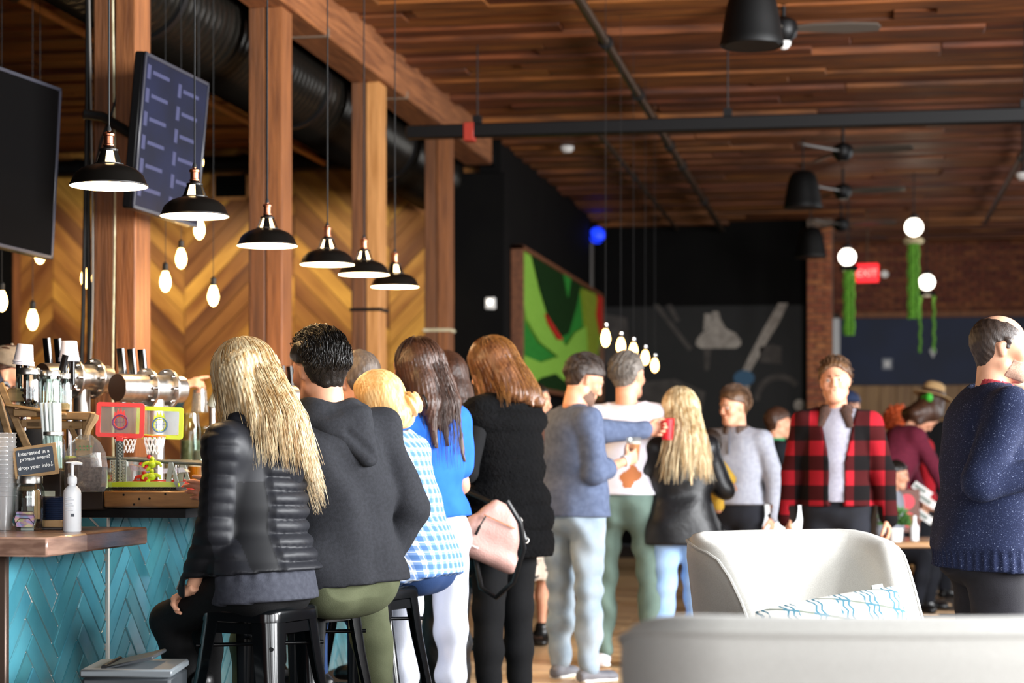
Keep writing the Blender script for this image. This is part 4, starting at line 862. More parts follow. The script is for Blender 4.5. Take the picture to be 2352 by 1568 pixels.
# grey box with raised flap at the bottom edge
P = at(280, 1530, 730); t = thing('storage_bin', 'dark grey lidded bin with a raised flap at the bottom left edge', 'bin', (P.x, P.y+.12, 0), TH)
m_bin = M('bin_grey', '3a3e42', .45, c2='2c3034', scale=6); hb = P.z
MB().bb((-.14, -.16, 0), (.14, .16, hb-.03), .01).build('body', m_bin, t); MB().bb((-.145, -.165, hb-.03), (.145, .165, hb-.005), .006).build('rim', M('bin_rim', '6a7074', .4), t)
MB().box((.0, 0, hb+.01), (.16, .25, .012), Matrix.Rotation(R(-13), 3, 'Y'), bev=.004).build('flap', m_bin, t); MB().cyl((-.075, -.13, hb-.002), (-.075, .13, hb-.002), .009, n=12).build('hinge', m_blackmetal, t)
# ================================================================ LOUNGE CHAIRS
m_linen = M('pale_linen', 'c2c0ba', .9, c2='b6b4ae', scale=300, bump=.25, bscale=500, sheen=.2); m_oak = M('oak_leg', 'a8804c', .5, c2='8a6234', scale=6, stretch=(6, 6, 1))
def wing_chair(name, label, loc, rz, w=.80):
    t = thing(name, label, 'armchair', loc, rz, 'pale linen wing chairs'); a = w/2; N = 44; dep = .62
    plan = []                                    # from left front round the back to right front; chair faces -y
    for i in range(N+1):
        u = i/N*2-1; s = abs(u)
        if s < .42: x = a*.80*(u/.42); y = dep/2+.03*(1-(s/.42)**2)
        elif s < .62:
            f = (s-.42)/.2; x = math.copysign(a*(.80+.20*math.sin(f*math.pi/2)), u); y = dep/2-.13*(1-math.cos(f*math.pi/2))
        else:
            f = (s-.62)/.38; x = math.copysign(a*(1+.02*f), u); y = dep/2-.13-f*(dep-.20)
        plan.append(Vector((x, y, 0)))
    vs = []; rows = []
    for i, p in enumerate(plan):
        u = abs(i/N*2-1); d = (plan[min(i+1, N)]-plan[max(i-1, 0)]).normalized(); nrm = Vector((d.y, -d.x, 0))      # outward
        if nrm.dot(p) < 0: nrm = -nrm
        top = 1.0 if u < .45 else 1.0-.035*((u-.45)/.17)**2 if u < .62 else .965-min(.36, .75*(max(0, (u-.64)/.36))**1.6)
        th = .055; sec = []
        for ang in (0,): pass
        fl_ = 1+.06*0
        prof = [(-th, .28), (-th, .5), (-th*1.05, top-.16), (-th*1.02, top-.06), (-th*.85, top-.025), (-th*.5, top-.005), (0, top), (th*.5, top-.006), (th*.88, top-.03), (th, top-.08), (th*.9, .5), (th*.6, .28)]
        lean = lambda z: .10*max(0, z-.4)*(1 if u < .62 else max(0, 1-(u-.62)/.2))
        rows.append([p+nrm*(o+lean(z)*(1 if p.y > 0 else 0))+Vector((0, 0, z)) for o, z in prof])
    K_ = len(rows[0]); vs = [q for r in rows for q in r]; fs = []
    for i in range(N): fs += [(i*K_+j, i*K_+(j+1) % K_, (i+1)*K_+(j+1) % K_, (i+1)*K_+j) for j in range(K_)]
    fs += [tuple(range(K_-1, -1, -1)), tuple(range(N*K_, (N+1)*K_))]
    MB().add(vs, fs).build('backrest', m_linen, t, ang=70)
    mb = MB()
    for i, j in ((0, 8),): pass
    MB().tube([r[8]+Vector((0, 0, .004)) for r in rows], .006, 6).build('piping', m_linen, t)
    for e in (0, N): MB().tube([rows[e][j]+Vector((0, -.002, 0)) for j in range(1, K_-1)], .006, 6).build('piping', m_linen, t)
    MB().box((0, -.03, .36), (w-.12, dep-.02, .17), bev=.045, seg=3).build('seat_cushion', m_linen, t); MB().box((0, -.02, .255), (w-.06, dep-.04, .07), bev=.015).build('seat_frame', m_linen, t)
    for x in (-1, 1):
        for y in (-1, 1): MB().cyl((x*(a-.10), y*(dep/2-.09), .225), (x*(a-.06), y*(dep/2-.05), 0), .024, .014, n=12).build('leg', m_oak, t)
    return t
c1 = at(1912, 1230, 690); wing_chair('wing_chair', 'pale linen wing chair with a patterned cushion, facing the camera', (c1.x, c1.y, 0), TH+R(26), .585)
c2 = at(1945, 1404, 1330); wing_chair('wing_chair', 'blurred pale linen wing chair seen from behind in the foreground', (c2.x+.04, c2.y+.25, 0), TH+R(180), .74)
# patterned lumbar cushion
cm_ = at(1932, 1478, 760)
nt_ = NT('cushion_print'); sp = nt_.n('ShaderNodeSeparateXYZ'); nt_.l(nt_.coord((52, 52, 52)), sp.inputs[0])
zz_ = nt_.math('ADD', sp.outputs[0], nt_.math('ABSOLUTE', nt_.math('SUBTRACT', nt_.math('FRACT', nt_.math('MULTIPLY', sp.outputs[2], .55)), .5)))
st_ = nt_.math('LESS_THAN', nt_.math('FRACT', zz_), .42); bl_ = nt_.math('LESS_THAN', nt_.math('FRACT', nt_.math('MULTIPLY', sp.outputs[0], .21)), .5)
b2_ = nt_.math('LESS_THAN', nt_.math('FRACT', nt_.math('ADD', nt_.math('MULTIPLY', sp.outputs[2], .3), nt_.math('MULTIPLY', sp.outputs[0], .1))), .12)
nt_.l(nt_.mix(nt_.math('MAXIMUM', nt_.math('MULTIPLY', st_, bl_), b2_), 'cfcdc6', nt_.mix(bl_, '6c7468', '3c6878')), nt_.b.inputs['Base Color']); nt_.b.inputs['Roughness'].default_value = .9
t = thing('cushion', 'white lumbar cushion with teal chevron print on the wing chair', 'cushion', cm_, 0, rot=(R(-18), R(-7), TH+R(24)))
mb = MB(); n_ = 20; vs = []
for s in (1, -1):
    for i in range(n_+1):
        for j in range(n_+1):
            u, v = i/n_*2-1, j/n_*2-1; th = .055*((1-u**4)*(1-v**4))**.5; vs.append((u*.27*(1-.03*v*v), s*th, v*.15*(1-.05*u*u)))
q = (n_+1)**2; fs = []
for s in (0, 1):
    for i in range(n_):
        for j in range(n_):
            f = (s*q+i*(n_+1)+j, s*q+(i+1)*(n_+1)+j, s*q+(i+1)*(n_+1)+j+1, s*q+i*(n_+1)+j+1); fs.append(f)
mb.add(vs, fs).build('cover', nt_.m, t); MB().box((.18, 0, .152), (.04, .006, .012)).build('label_tag', m_gplast, t)
# ================================================================ FAR TABLE AND FURNITURE ON THE RIGHT
p = at(2080, 1240, 330); t = thing('side_table', 'wooden table with plant behind the linen wing chair', 'table', (p.x, p.y, 0), TH); tz = p.z
MB().bb((-.35, -.3, tz-.04), (.55, .5, tz), .006).build('tabletop', m_baredge, t)
for x in (-.3, .5):
    for y in (-.25, .45): MB().cyl((x, y, tz-.04), (x, y, 0), .025, n=10).build('leg', m_blackmetal, t)
def ont(px, py, k): q = at(px, py, k); q.z = tz; return q
P = ont(2056, 1235, 335); t = thing('potted_plant', 'small bushy green plant in a ribbed white pot', 'plant', P)
mb = MB(); pr = []
MB().lathe([(0, 0), (.045, 0), (.055, .09), (.05, .09), (.048, .08), (0, .08)], 18).build('pot', m_white, t, ang=20)
lf = MB()
for i in range(420):
    a = random.random()*6.283; e = math.acos(random.uniform(-.2, 1)); r = .11*random.random()**.4; d = Vector((math.sin(e)*math.cos(a), math.sin(e)*math.sin(a), math.cos(e)))
    c = Vector((0, 0, .13))+d*r; u = d.orthogonal().normalized()*.008; lf.add([c-u, c+d*.03, c+u, c-d*.02+Vector((0, 0, .004))], [(0, 1, 2, 3)])
o = lf.build('leaf', M('leaf_green', '5c8a48', .6, c2='3c6430', scale=30), t, smooth=False); o['kind'] = 'stuff'
P = ont(2100, 1225, 330); t = thing('white_bottle', 'small white bottle beside the potted plant', 'bottle', P); MB().lathe([(0, 0), (.03, 0), (.032, .09), (.014, .12), (.012, .15), (0, .152)], 18).build('bottle', m_wp, t); MB().lathe([(.014, .145), (.014, .17), (0, .17)], 12).build('cap', m_wp, t)
P = at(2080, 1180, 300); t = thing('display_box', 'brown board with two red discs standing on the table', 'box', (P.x, P.y, tz-.001), TH); m_bx = M('brown_board', '6a4034', .6)
MB().bb((-.10, -.05, 0), (.10, .05, .33), .004).build('box', m_bx, t); hz = P.z
for z in (.10, .235): MB().cyl((0, -.051, z), (0, -.058, z), .058, n=28).build('red_disc', M('disc_red', 'd83a48', .6), t)
for i, (px, py) in enumerate(((2118, 1125), (2130, 1150), (2122, 1185))):
    P = at(px, py, 300); t = thing('paper_sheet', ('upper', 'middle', 'lower')[i]+' white folded paper leaning beside the red-disc box', 'paper', P, TH+.4, 'white papers by the red-disc box', rot=(R(20), R(35), TH)); MB().box((0, 0, 0), (.16, .004, .06), bev=.001).build('sheet', m_white, t); MB().box((-.02, -.003, 0), (.1, .002, .03)).build('print', m_gplast, t)
# white moulded chair
P = at(1772, 1230, 330); t = thing('moulded_chair', 'white moulded plastic chair behind the man in grey', 'chair', (P.x, P.y, 0), TH+R(200)); t.scale = (1.1, 1.1, 1.25)
mb = MB(); prof = [(-.20, .46), (-.05, .44), (.12, .44), (.19, .5), (.21, .6), (.23, .75), (.25, .86)]; wd = [.20, .21, .21, .2, .19, .17, .10]; vs = []; M_ = 9
for (y, z), w in zip(prof, wd):
    for i in range(M_):
        u = i/(M_-1)*2-1; vs.append((u*w, y-.05*u*u*(1 if z > .5 else 0), z+.04*u*u*(1 if z < .5 else 0)))
o0 = len(vs); vs += [(x*1.02, y+.02, z-.02) for x, y, z in vs]; fs = []
for s in (0, o0):
    for j in range(6): fs += [(s+j*M_+i, s+j*M_+i+1, s+(j+1)*M_+i+1, s+(j+1)*M_+i) for i in range(M_-1)]
bd = [(0, i) for i in range(M_)]+[(j, M_-1) for j in range(1, 7)]+[(6, i) for i in range(M_-2, -1, -1)]+[(j, 0) for j in range(5, 0, -1)]
bi = [j*M_+i for j, i in bd]
fs += [(bi[i], bi[(i+1) % len(bi)], o0+bi[(i+1) % len(bi)], o0+bi[i]) for i in range(len(bi))]
mb.add(vs, fs).build('shell', m_wp, t, ang=60)
for x in (-1, 1):
    for y in (-1, 1): MB().cyl((x*.13, y*.12, .44), (x*.21, y*.2, 0), .016, .011, n=10).build('leg', m_oak, t)
t = thing('wood_counter', 'tan wooden counter front behind the man in grey', 'counter', tuple(aty(1800, 21.5, 0)), 0)
MB().bb((-1.0, 0, 0), (1.1, .6, .88), .005).build('body', m_tan, t); MB().bb((-1.03, -.03, .88), (1.13, .63, .92), .005).build('top', m_baredge, t)
# ================================================================ PEOPLE: implicit surfaces meshed by surface nets
f32 = np.float32
class V:
    def __init__(s, lo, hi, h):
        s.lo = np.array(lo, f32); s.h = h; s.n = np.ceil((np.array(hi)-s.lo)/h).astype(int)+1
        s.f = np.full(s.n, .2, f32); s.ax = [s.lo[i]+h*np.arange(s.n[i], dtype=f32) for i in range(3)]
    def sub(s, lo, hi):
        sl = []
        for i in range(3):
            a = max(0, int((lo[i]-s.lo[i])/s.h)); b = min(s.n[i], int((hi[i]-s.lo[i])/s.h)+2)
            if b <= a: return None
            sl.append(slice(a, b))
        X = s.ax[0][sl[0]][:, None, None]; Y = s.ax[1][sl[1]][None, :, None]; Z = s.ax[2][sl[2]][None, None, :]
        return tuple(sl), X, Y, Z
    def put(s, sl, d, k, cut=False):
        a = s.f[sl]
        if cut: d = -d; m = np.maximum(a, d); h = np.maximum(k-np.abs(a-d), 0)/max(k, 1e-6); s.f[sl] = m+h*h*k*.25
        else: h = np.maximum(k-np.abs(a-d), 0)/max(k, 1e-6); s.f[sl] = np.minimum(a, d)-h*h*k*.25
    def cone(s, p0, p1, r0, r1=None, k=.02, side=None, cut=False):
        """capsule with (side, front) radii at both ends"""
        r1 = r0 if r1 is None else r1
        a0, b0 = r0 if isinstance(r0, tuple) else (r0, r0); a1, b1 = r1 if isinstance(r1, tuple) else (r1, r1)
        p0 = np.array(p0, f32); p1 = np.array(p1, f32); mr = max(a0, b0, a1, b1)+k+.02
        q = s.sub(np.minimum(p0, p1)-mr, np.maximum(p0, p1)+mr)
        if q is None: return s
        sl, X, Y, Z = q; w = p1-p0; L = float(np.linalg.norm(w)) or 1e-6; w = w/L
        dx, dy, dz = X-p0[0], Y-p0[1], Z-p0[2]; t0 = dx*w[0]+dy*w[1]+dz*w[2]; t = np.clip(t0, 0, L); e = t0-t; t = t/L
        if a0 == b0 and a1 == b1:
            d = np.sqrt(np.maximum(dx*dx+dy*dy+dz*dz-t0*t0, 0)+e*e)-(a0+(a1-a0)*t)
        else:
            sd = np.array(side if side is not None else (1, 0, 0), f32); sd = sd-w*sd.dot(w); sd /= np.linalg.norm(sd); fr = np.cross(w, sd)
            u = dx*sd[0]+dy*sd[1]+dz*sd[2]; v = dx*fr[0]+dy*fr[1]+dz*fr[2]; A = a0+(a1-a0)*t; B = b0+(b1-b0)*t; mm = np.minimum(A, B)
            q_ = np.sqrt((u/A)**2+(v/B)**2+(e/mm)**2); g = np.sqrt((u/A**2)**2+(v/B**2)**2+(e/mm**2)**2)+1e-6; d = np.clip(q_*(q_-1)/g, -.2, .3)
        s.put(sl, d.astype(f32), k, cut); return s
    def ell(s, c, r, k=.02, cut=False):
        c = np.array(c, f32); m = max(r)+k+.02; q = s.sub(c-m, c+m)
        if q is None: return s
        sl, X, Y, Z = q; x, y, z = X-c[0], Y-c[1], Z-c[2]
        q_ = np.sqrt((x/r[0])**2+(y/r[1])**2+(z/r[2])**2); g = np.sqrt((x/r[0]**2)**2+(y/r[1]**2)**2+(z/r[2]**2)**2)+1e-6
        s.put(sl, np.clip(q_*(q_-1)/g, -.2, .3).astype(f32), k, cut); return s
    def all(s): return s.ax[0][:, None, None], s.ax[1][None, :, None], s.ax[2][None, None, :]
    def plane(s, n, d, k=.004):               # keep n.p <= d
        X, Y, Z = s.all(); g = (n[0]*X+n[1]*Y+n[2]*Z-d).astype(f32); s.f = np.maximum(s.f, g); return s
    def disp(s, fn):
        X, Y, Z = s.all(); s.f = s.f+fn(X, Y, Z).astype(f32); return s
    def nets(s):
        f = s.f; f[[0, -1]] = .1; f[:, [0, -1]] = .1; f[:, :, [0, -1]] = .1
        b = f < 0; nx, ny, nz = f.shape
        cnt = np.zeros((nx-1, ny-1, nz-1), np.int8)
        for i in (0, 1):
            for j in (0, 1):
                for k in (0, 1): cnt += b[i:nx-1+i, j:ny-1+j, k:nz-1+k]
        act = np.argwhere((cnt > 0) & (cnt < 8)); N = len(act)
        if N == 0: return np.zeros((0, 3), f32), np.zeros((0, 4), np.int32)
        idx = np.full(cnt.shape, -1, np.int32); idx[act[:, 0], act[:, 1], act[:, 2]] = np.arange(N)
        cor = [(i, j, k) for i in (0, 1) for j in (0, 1) for k in (0, 1)]
        val = {c: f[act[:, 0]+c[0], act[:, 1]+c[1], act[:, 2]+c[2]] for c in cor}
        acc = np.zeros((N, 3), f32); w = np.zeros(N, f32)
        for c in cor:
            for ax in range(3):
                if c[ax]: continue
                c2 = list(c); c2[ax] = 1; va, vb = val[c], val[tuple(c2)]; m = (va < 0) != (vb < 0)
                t = np.where(m, va/np.where(m, va-vb, 1), 0); p = np.tile(np.array(c, f32), (N, 1)); p[:, ax] += t
                acc += p*m[:, None]; w += m
        vs = s.lo+(act+acc/w[:, None])*s.h; Q = []
        for ax in range(3):
            o = [1 if i != ax else 0 for i in range(3)]
            hi = [slice(1, n_-1) if i != ax else slice(0, n_-1) for i, n_ in enumerate(f.shape)]
            h2 = [slice(1, n_-1) if i != ax else slice(1, n_) for i, n_ in enumerate(f.shape)]
            b0, b1 = b[tuple(hi)], b[tuple(h2)]; e = np.argwhere(b0 != b1)
            if not len(e): continue
            sg = b0[e[:, 0], e[:, 1], e[:, 2]]; e = e+np.array(o)
            u, v = [i for i in range(3) if i != ax]
            if ax == 1: u, v = v, u
            def cell(du, dv):
                q = e.copy(); q[:, u] -= du; q[:, v] -= dv; return idx[q[:, 0], q[:, 1], q[:, 2]]
            quad = np.stack([cell(1, 1), cell(0, 1), cell(0, 0), cell(1, 0)], 1); quad[~sg] = quad[~sg][:, ::-1]; Q.append(quad)
        return vs, np.concatenate(Q)
def emit_mesh(name, parts, mats, parent, mi=None, label=None):
    """parts: list of (verts, quads, material index)"""
    parts = [p for p in parts if len(p[0])]
    if not parts: return None
    vs = np.concatenate([p[0] for p in parts]).astype(f32); o = 0; fs = []; ms = []
    for v, q, m in parts:
        fs.append(q+o); ms.append(np.full(len(q), m, np.int32)); o += len(v)
    fs = np.concatenate(fs).astype(np.int32); ms = np.concatenate(ms); me = bpy.data.meshes.new(name)
    me.vertices.add(len(vs)); me.vertices.foreach_set('co', vs.ravel()); me.loops.add(fs.size); me.loops.foreach_set('vertex_index', fs.ravel())
    me.polygons.add(len(fs)); me.polygons.foreach_set('loop_start', np.arange(0, fs.size, 4, dtype=np.int32)); me.polygons.foreach_set('loop_total', np.full(len(fs), 4, np.int32))
    for m in mats: me.materials.append(m)
    me.polygons.foreach_set('material_index', ms); me.update(calc_edges=True); me.shade_smooth()
    return link(name, me, parent, label=label)
def nrm(v): v = np.array(v, float); return v/np.linalg.norm(v)
def rotm(ax, d): return np.array(Matrix.Rotation(R(d), 3, ax))
# ---- head in its own frame: x to the person's left... (x right), y forward, z up; origin mid-head
def head_vol(h, neck, fem=0, ears=1, beard=0):
    v = V((-.125, -.15, -.24), (.125, .16, .15), h)
    v.ell((0, -.014, .034), (.077, .098, .088), .02)
    v.cone((0, .022, .0), (0, .045, -.072), (.064, .062), (.047-.006*fem, .042), .035)
    v.ell((0, .068, -.096), (.024, .022, .018), .03)
    for s in (-1, 1):
        v.ell((s*.040, .058, -.022), (.026, .026, .026), .02); v.cone((s*.052, .0, -.06), (s*.02, .06, -.098), .018, .016, .03)
        v.cone((s*.012, .086, .026), (s*.042, .070, .028), .011, .009, .014)
        v.ell((s*.032, .097, .004), (.016, .014, .011), .012, cut=True)
    v.cone((0, .086, .016), (0, .104, -.026), .009, .012, .012)
    for s in (-1, 1): v.ell((s*.011, .096, -.032), (.009, .011, .008), .008)
    v.cone((-.016, .087, -.052), (.016, .087, -.052), .0065, None, .008); v.cone((-.013, .086, -.064), (.013, .086, -.064), .0075, None, .008)
    v.cone((-.02, .096, -.0585), (.02, .096, -.0585), .0022, None, .003, cut=True)
    if ears:
        for s in (-1, 1):
            v.cone((s*.078, -.012, .014), (s*.074, -.006, -.022), (.009, .018), (.008, .011), .006, side=(1, 0, 0)); v.ell((s*.088, -.004, .004), (.006, .008, .014), .005, cut=True)
    v.cone((0, -.028, -.03), tuple(neck), .056-.008*fem, .060-.008*fem, .03)
    return v
def groove(fr, amp, seed=0, tw=0):
    return lambda X, Y, Z: amp*np.abs(np.sin(np.arctan2(X, -Y+.0001)*fr+2.2*np.sin(Z*17+seed)+tw*Z+1.1*np.sin(X*60+seed)))-amp*.5
def hand_mesh(wr, d, nm, side, h, curl=40, sc=1.0, spread=0, thumb=0, point=False):
    """hand from wrist along d, palm facing nm; side +1 thumb on the frame's +x"""
    v = V((-.075, -.10, -.035), (.075, .05, .215), h)
    v.cone((0, 0, -.02), (0, 0, .02), (.027, .020), (.030, .017), .02, side=(1, 0, 0))
    v.cone((0, .0, .02), (0, -.002, .078), (.032, .015), (.040, .012), .02, side=(1, 0, 0))
    for i, (bx_, ln, bz) in enumerate(((.031, .074, .088), (.011, .083, .093), (-.010, .077, .089), (-.029, .060, .080))):
        c = curl*(1+.12*i) if not (point and i == 0) else 4
        p = np.array([bx_, -.001, bz-.012]); ang = 0
        for j, (fr, r0, r1) in enumerate(((.46, .0098, .0088), (.31, .0088, .008), (.23, .008, .0068))):
            ang += c*(.75 if j == 0 else 1.0); dd = np.array([(bx_*spread), -math.sin(R(ang)), math.cos(R(ang))]); dd /= np.linalg.norm(dd)
            q = p+dd*ln*fr*1.08; v.cone(p, q, r0, r1, .006); p = q
    p = np.array([.022, -.006, .018]); q = p+np.array([.028, -.016-thumb*.02, .032]); r_ = q+np.array([.008, -.016-thumb*.012, .030]); t_ = r_+np.array([.0, -.012, .024])
    v.cone(p, q, .016, .012, .015); v.cone(q, r_, .0115, .0095, .006); v.cone(r_, t_, .0095, .0075, .006)
    vs, q = v.nets(); z = nrm(d); y = -nrm(np.array(nm)-z*np.dot(nm, z)); x = np.cross(y, z)
    vs = vs*sc
    if side < 0: vs = vs*np.array([-1, 1, 1], f32); q = q[:, ::-1]
    return (vs @ np.stack([x, y, z])+np.array(wr)).astype(f32), q
SKIN = M('skin', 'e0a98a', .5, c2='c98a6c', scale=9, spec=.35); SKIN_D = M('skin_tan', 'c08a68', .5, c2='a8704e', scale=9, spec=.35)
m_eye = M('eye_white', 'c8bcb4', .3); m_iris = M('iris', '2a1c14', .2); m_lip = M('lip', 'b86a5c', .45)
def hairm(name, c, c2, rough=.38, sc=7):
    return M(name, c, rough, c2=c2, scale=sc, stretch=(9, 9, .55), detail=5, lo=.3, hi=.68, bump=.3, bscale=sc*3, spec=.5)
def wrinkle(amp, seed=0, fx=14, fz=20):
    def fn(X, Y, Z):
        return amp*(np.sin(fz*Z+fx*.6*X+2.3*np.sin(9*X+7*Y+seed)+seed)*np.sin(fx*X-fz*.35*Z+fx*.8*Y+1.7*np.sin(8*Z+seed*2))+.6*np.sin(fz*1.7*Z-fx*1.3*X+2*np.sin(11*Y+seed)+1.3*seed)*.5)
    return fn
class Person:
    def __init__(s, label, px, k, face, H=1.75, fem=0, lean=0, sidelean=0, sit=0, seatz=.76, hy=0, hp=0, hr=0, w=1.0, arms=None, legs=None, px_shift=0, group=None, det=1.0, neckf=0, y=None, skin=None, twist=0):
        S = s.S = H/1.75; s.fem = fem; s.det = det; s.w = w; s.skin = skin or SKIN
        P = at(px, HY, k); al = math.atan2(px-HX, FP); s.rz = TH-al-R(face)
        s.t = thing('person', label, 'person', (P.x, P.y, 0), s.rz, group); s.k = k
        pz = (seatz+.085*S+.015) if sit else .93*S
        Rl = rotm('X', -lean) @ rotm('Y', sidelean); s.Rl = Rl
        s.pel = np.array([0, 0, pz]); up = lambda x, y_, z: s.pel+Rl @ (np.array([x, y_, z])*S)
        s.up = up; s.belly = up(0, 0, .14); s.chest = up(0, -.005, .34); s.neck = up(0, -.012+neckf, .535)
        sw = (.176-.018*fem)*(.3+.7*w)
        Rt = Rl @ rotm('Z', twist); s.Rt = Rt
        s.sh = {'R': s.pel+Rt @ (np.array([sw, -.015, .455])*S), 'L': s.pel+Rt @ (np.array([-sw, -.015, .455])*S)}
        s.Rh = Rl @ rotm('Z', -hy) @ rotm('X', hp) @ rotm('Y', hr)
        s.head = s.neck+Rl @ (np.array([0, .020, .055])*S)+(s.Rh @ np.array([0, .012, .095]))*S
        s.el, s.wr, s.fd = {}, {}, {}
        for sd in 'LR':
            a = (arms or {}).get(sd) or ((.12 if sd == 'R' else -.12, -.03, -1), (.04 if sd == 'R' else -.04, .22, -1))
            s.el[sd] = s.sh[sd]+nrm(a[0])*.285*S; s.wr[sd] = s.el[sd]+nrm(a[1])*.25*S; s.fd[sd] = nrm(a[1])
        s.hip, s.kn, s.an, s.toe = {}, {}, {}, {}
        for sd, sg in (('L', -1), ('R', 1)):
            l = (legs or {}).get(sd) or (((sg*.25, 1, -.12), (sg*.05, -.15, -1)) if sit else ((sg*.03, .03, -1), (sg*.02, -.03, -1)))
            s.hip[sd] = s.pel+np.array([sg*.092*S, 0, -.01*S]); s.kn[sd] = s.hip[sd]+nrm(l[0])*.43*S; s.an[sd] = s.kn[sd]+nrm(l[1])*.42*S
            s.toe[sd] = nrm(l[2] if len(l) > 2 else (sg*.25, 1, 0))
        if not sit:                                 # stand on the floor
            dz = min(a[2] for a in s.an.values())-.085*S
            for q in [s.pel, s.belly, s.chest, s.neck, s.head]+[d[x] for d in (s.sh, s.el, s.wr, s.hip, s.kn, s.an) for x in 'LR']: q -= np.array([0, 0, dz])
        s.hands = {'L': 35, 'R': 35}
    def bounds(s, pts, m): p = np.array(pts); return p.min(0)-m, p.max(0)+m
    def torso(s, v, e, hem=None, ww=None, k=.05):
        S, w, fem = s.S, s.w if ww is None else ww, s.fem; sd = s.Rl @ np.array([1, 0, 0]); sdt = s.Rt @ np.array([1, 0, 0])
        hw = .165+.008*fem; wa = .15-.018*fem
        v.cone(s.up(0, 0, -.02 if hem is None else hem), s.up(0, 0, .06), ((hw*w)*S+e, .118*w*S+e), (hw*.97*w*S+e, .115*w*S+e), k, sd)
        v.cone(s.up(0, .005, .08), s.up(0, .005, .22), (wa*w*S+e, .108*w*S+e), (wa*w*S+e, .105*w*S+e), k, sd)
        v.cone(s.up(0, -.0, .26), s.up(0, -.01, .40), ((.158-.008*fem)*w*S+e, .108*w*S+e), ((.165-.016*fem)*w*S+e, .098*w*S+e), k, sdt)
        if hem is not None and hem < .05:
            for x in (-.075, .075): v.ell(s.up(x, -.052, -.035), (.080*S*w+e, .080*S*w+e, .09*S+e), .04)
            v.cone(s.up(0, 0, hem), s.up(0, 0, max(hem, 0)+.03), (.185*w*S+e, .13*w*S+e), (.165*w*S+e, .12*w*S+e), .03, sd)
        if fem:
            for x in (-.065, .065): v.ell(s.up(x, .085, .33), (.06*S+e*.6, .055*S+e*.6, .06*S+e*.6), .04)
        for q in 'LR':
            v.cone(s.neck+s.Rl @ np.array([0, 0, -.03*S]), s.sh[q], .046*S+e*.6, .050*S+e*.85, .05)
    def arm(s, v, q, e, to='wrist', k=.025, f=1.0, from_sh=True, es=None):
        S = s.S*(.92 if s.fem else 1); es = e if es is None else es; sh, el, wr = s.sh[q], s.el[q], s.wr[q]
        if to == 'short': v.cone(sh, sh+(el-sh)*.68, .052*S*f+e, .048*S*f+e, k); return
        v.cone(sh, el, (.052*S)*f+e, (.041*S)*f+e, k)
        if to == 'wrist': v.cone(el, wr, (.041*S)*f+e, (.028*S)*f+es, k)
        elif to == 'elbow': pass
        elif isinstance(to, float): v.cone(el, el+(wr-el)*to, (.041*S)*f+e, (.041-.013*to)*S*f+es, k)
    def leg(s, v, q, e, to=1.0, k=.03, f=1.0, el=None):
        S = s.S*s.w**.5; hp, kn, an = s.hip[q], s.kn[q], s.an[q]; el = e if el is None else el
        v.cone(hp, kn, .088*S*f+e, .058*S*f+e, k)
        if to > 0:
            v.cone(kn, kn+(an-kn)*.45*min(1, to*2), .056*S*f+e, .054*S*f+(e+el)/2, k); v.cone(kn+(an-kn)*.45, kn+(an-kn)*to, .054*S*f+(e+el)/2, .040*S*f+el, k)
    def body(s, eyes=False, hands=True, fem_ears=1, beard=None, brow=None, hgrip=None, smile=0):
        S = s.S; h = .014*s.det; pts = list(s.hip.values())+list(s.kn.values())+list(s.an.values())+list(s.el.values())+list(s.wr.values())+list(s.sh.values())+[s.pel, s.neck]
        lo, hi = s.bounds(pts, .2); v = V(lo, hi, max(h, .012)); s.torso(v, -.012); parts = []
        for q in 'LR':
            s.arm(v, q, -.004); s.leg(v, q, -.012); f = s.an[q]; tz = s.toe[q]
            v.cone(f, f+tz*.03*S+np.array([0, 0, -.05*S]), .032*S, .032*S, .02); v.cone(f+np.array([0, 0, -.05])*S, f+tz*.16*S+np.array([0, 0, -.06])*S, (.034*S, .024*S), (.036*S, .018*S), .02)
        v.cone(s.neck, s.neck+(s.head-s.neck)*.4, .055*S, .052*S, .02)
        a, b = v.nets(); parts.append((a, b, 0))
        neck_l = s.Rh.T @ (s.neck-s.head)/S
        hv = head_vol(.0052*s.det, neck_l, s.fem, fem_ears); a, b = hv.nets(); parts.append(((a*S) @ s.Rh.T.astype(f32)+s.head.astype(f32), b, 0))
        for q in 'LR':
            if not hands: continue
            g = (hgrip or {}).get(q, {}); sg = 1 if q == 'R' else -1
            nm = g.get('palm', np.array([-sg, .1, 0])); a, b = hand_mesh(s.wr[q], g.get('dir', s.fd[q]), nm, g.get('side', sg), .0052*s.det, g.get('curl', 28), S*(.93 if s.fem else 1.0)*g.get('sc', 1), thumb=g.get('thumb', 0), point=g.get('point', False)); parts.append((a, b, 0))
        o = emit_mesh('body', parts, [s.skin], s.t)
        if eyes:
            for x in (-.032, .032):
                mb = MB().ball((0, 0, 0), .0125*S, 14).ball((0, .0085*S, 0), .006*S, 10, m=1)
                p = s.head+s.Rh @ (np.array([x, .0748, .003])*S); e = mb.build('eye', [m_eye, m_iris], s.t); e.matrix_local = Matrix.Translation(p) @ Matrix(s.Rh.tolist()).to_4x4()
            v = V((-.07, .04, -.09), (.07, .14, .06), .004)
            for x in (-1, 1): v.cone((x*.014, .097, .025), (x*.046, .077, .027), .0052, .0035, .003)
            a, b = v.nets(); emit_mesh('eyebrow', [((a*S) @ s.Rh.T.astype(f32)+s.head.astype(f32), b, 0)], [brow or m_iris], s.t)
            v = V((-.05, .06, -.08), (.05, .12, -.04), .003); z0 = -.057
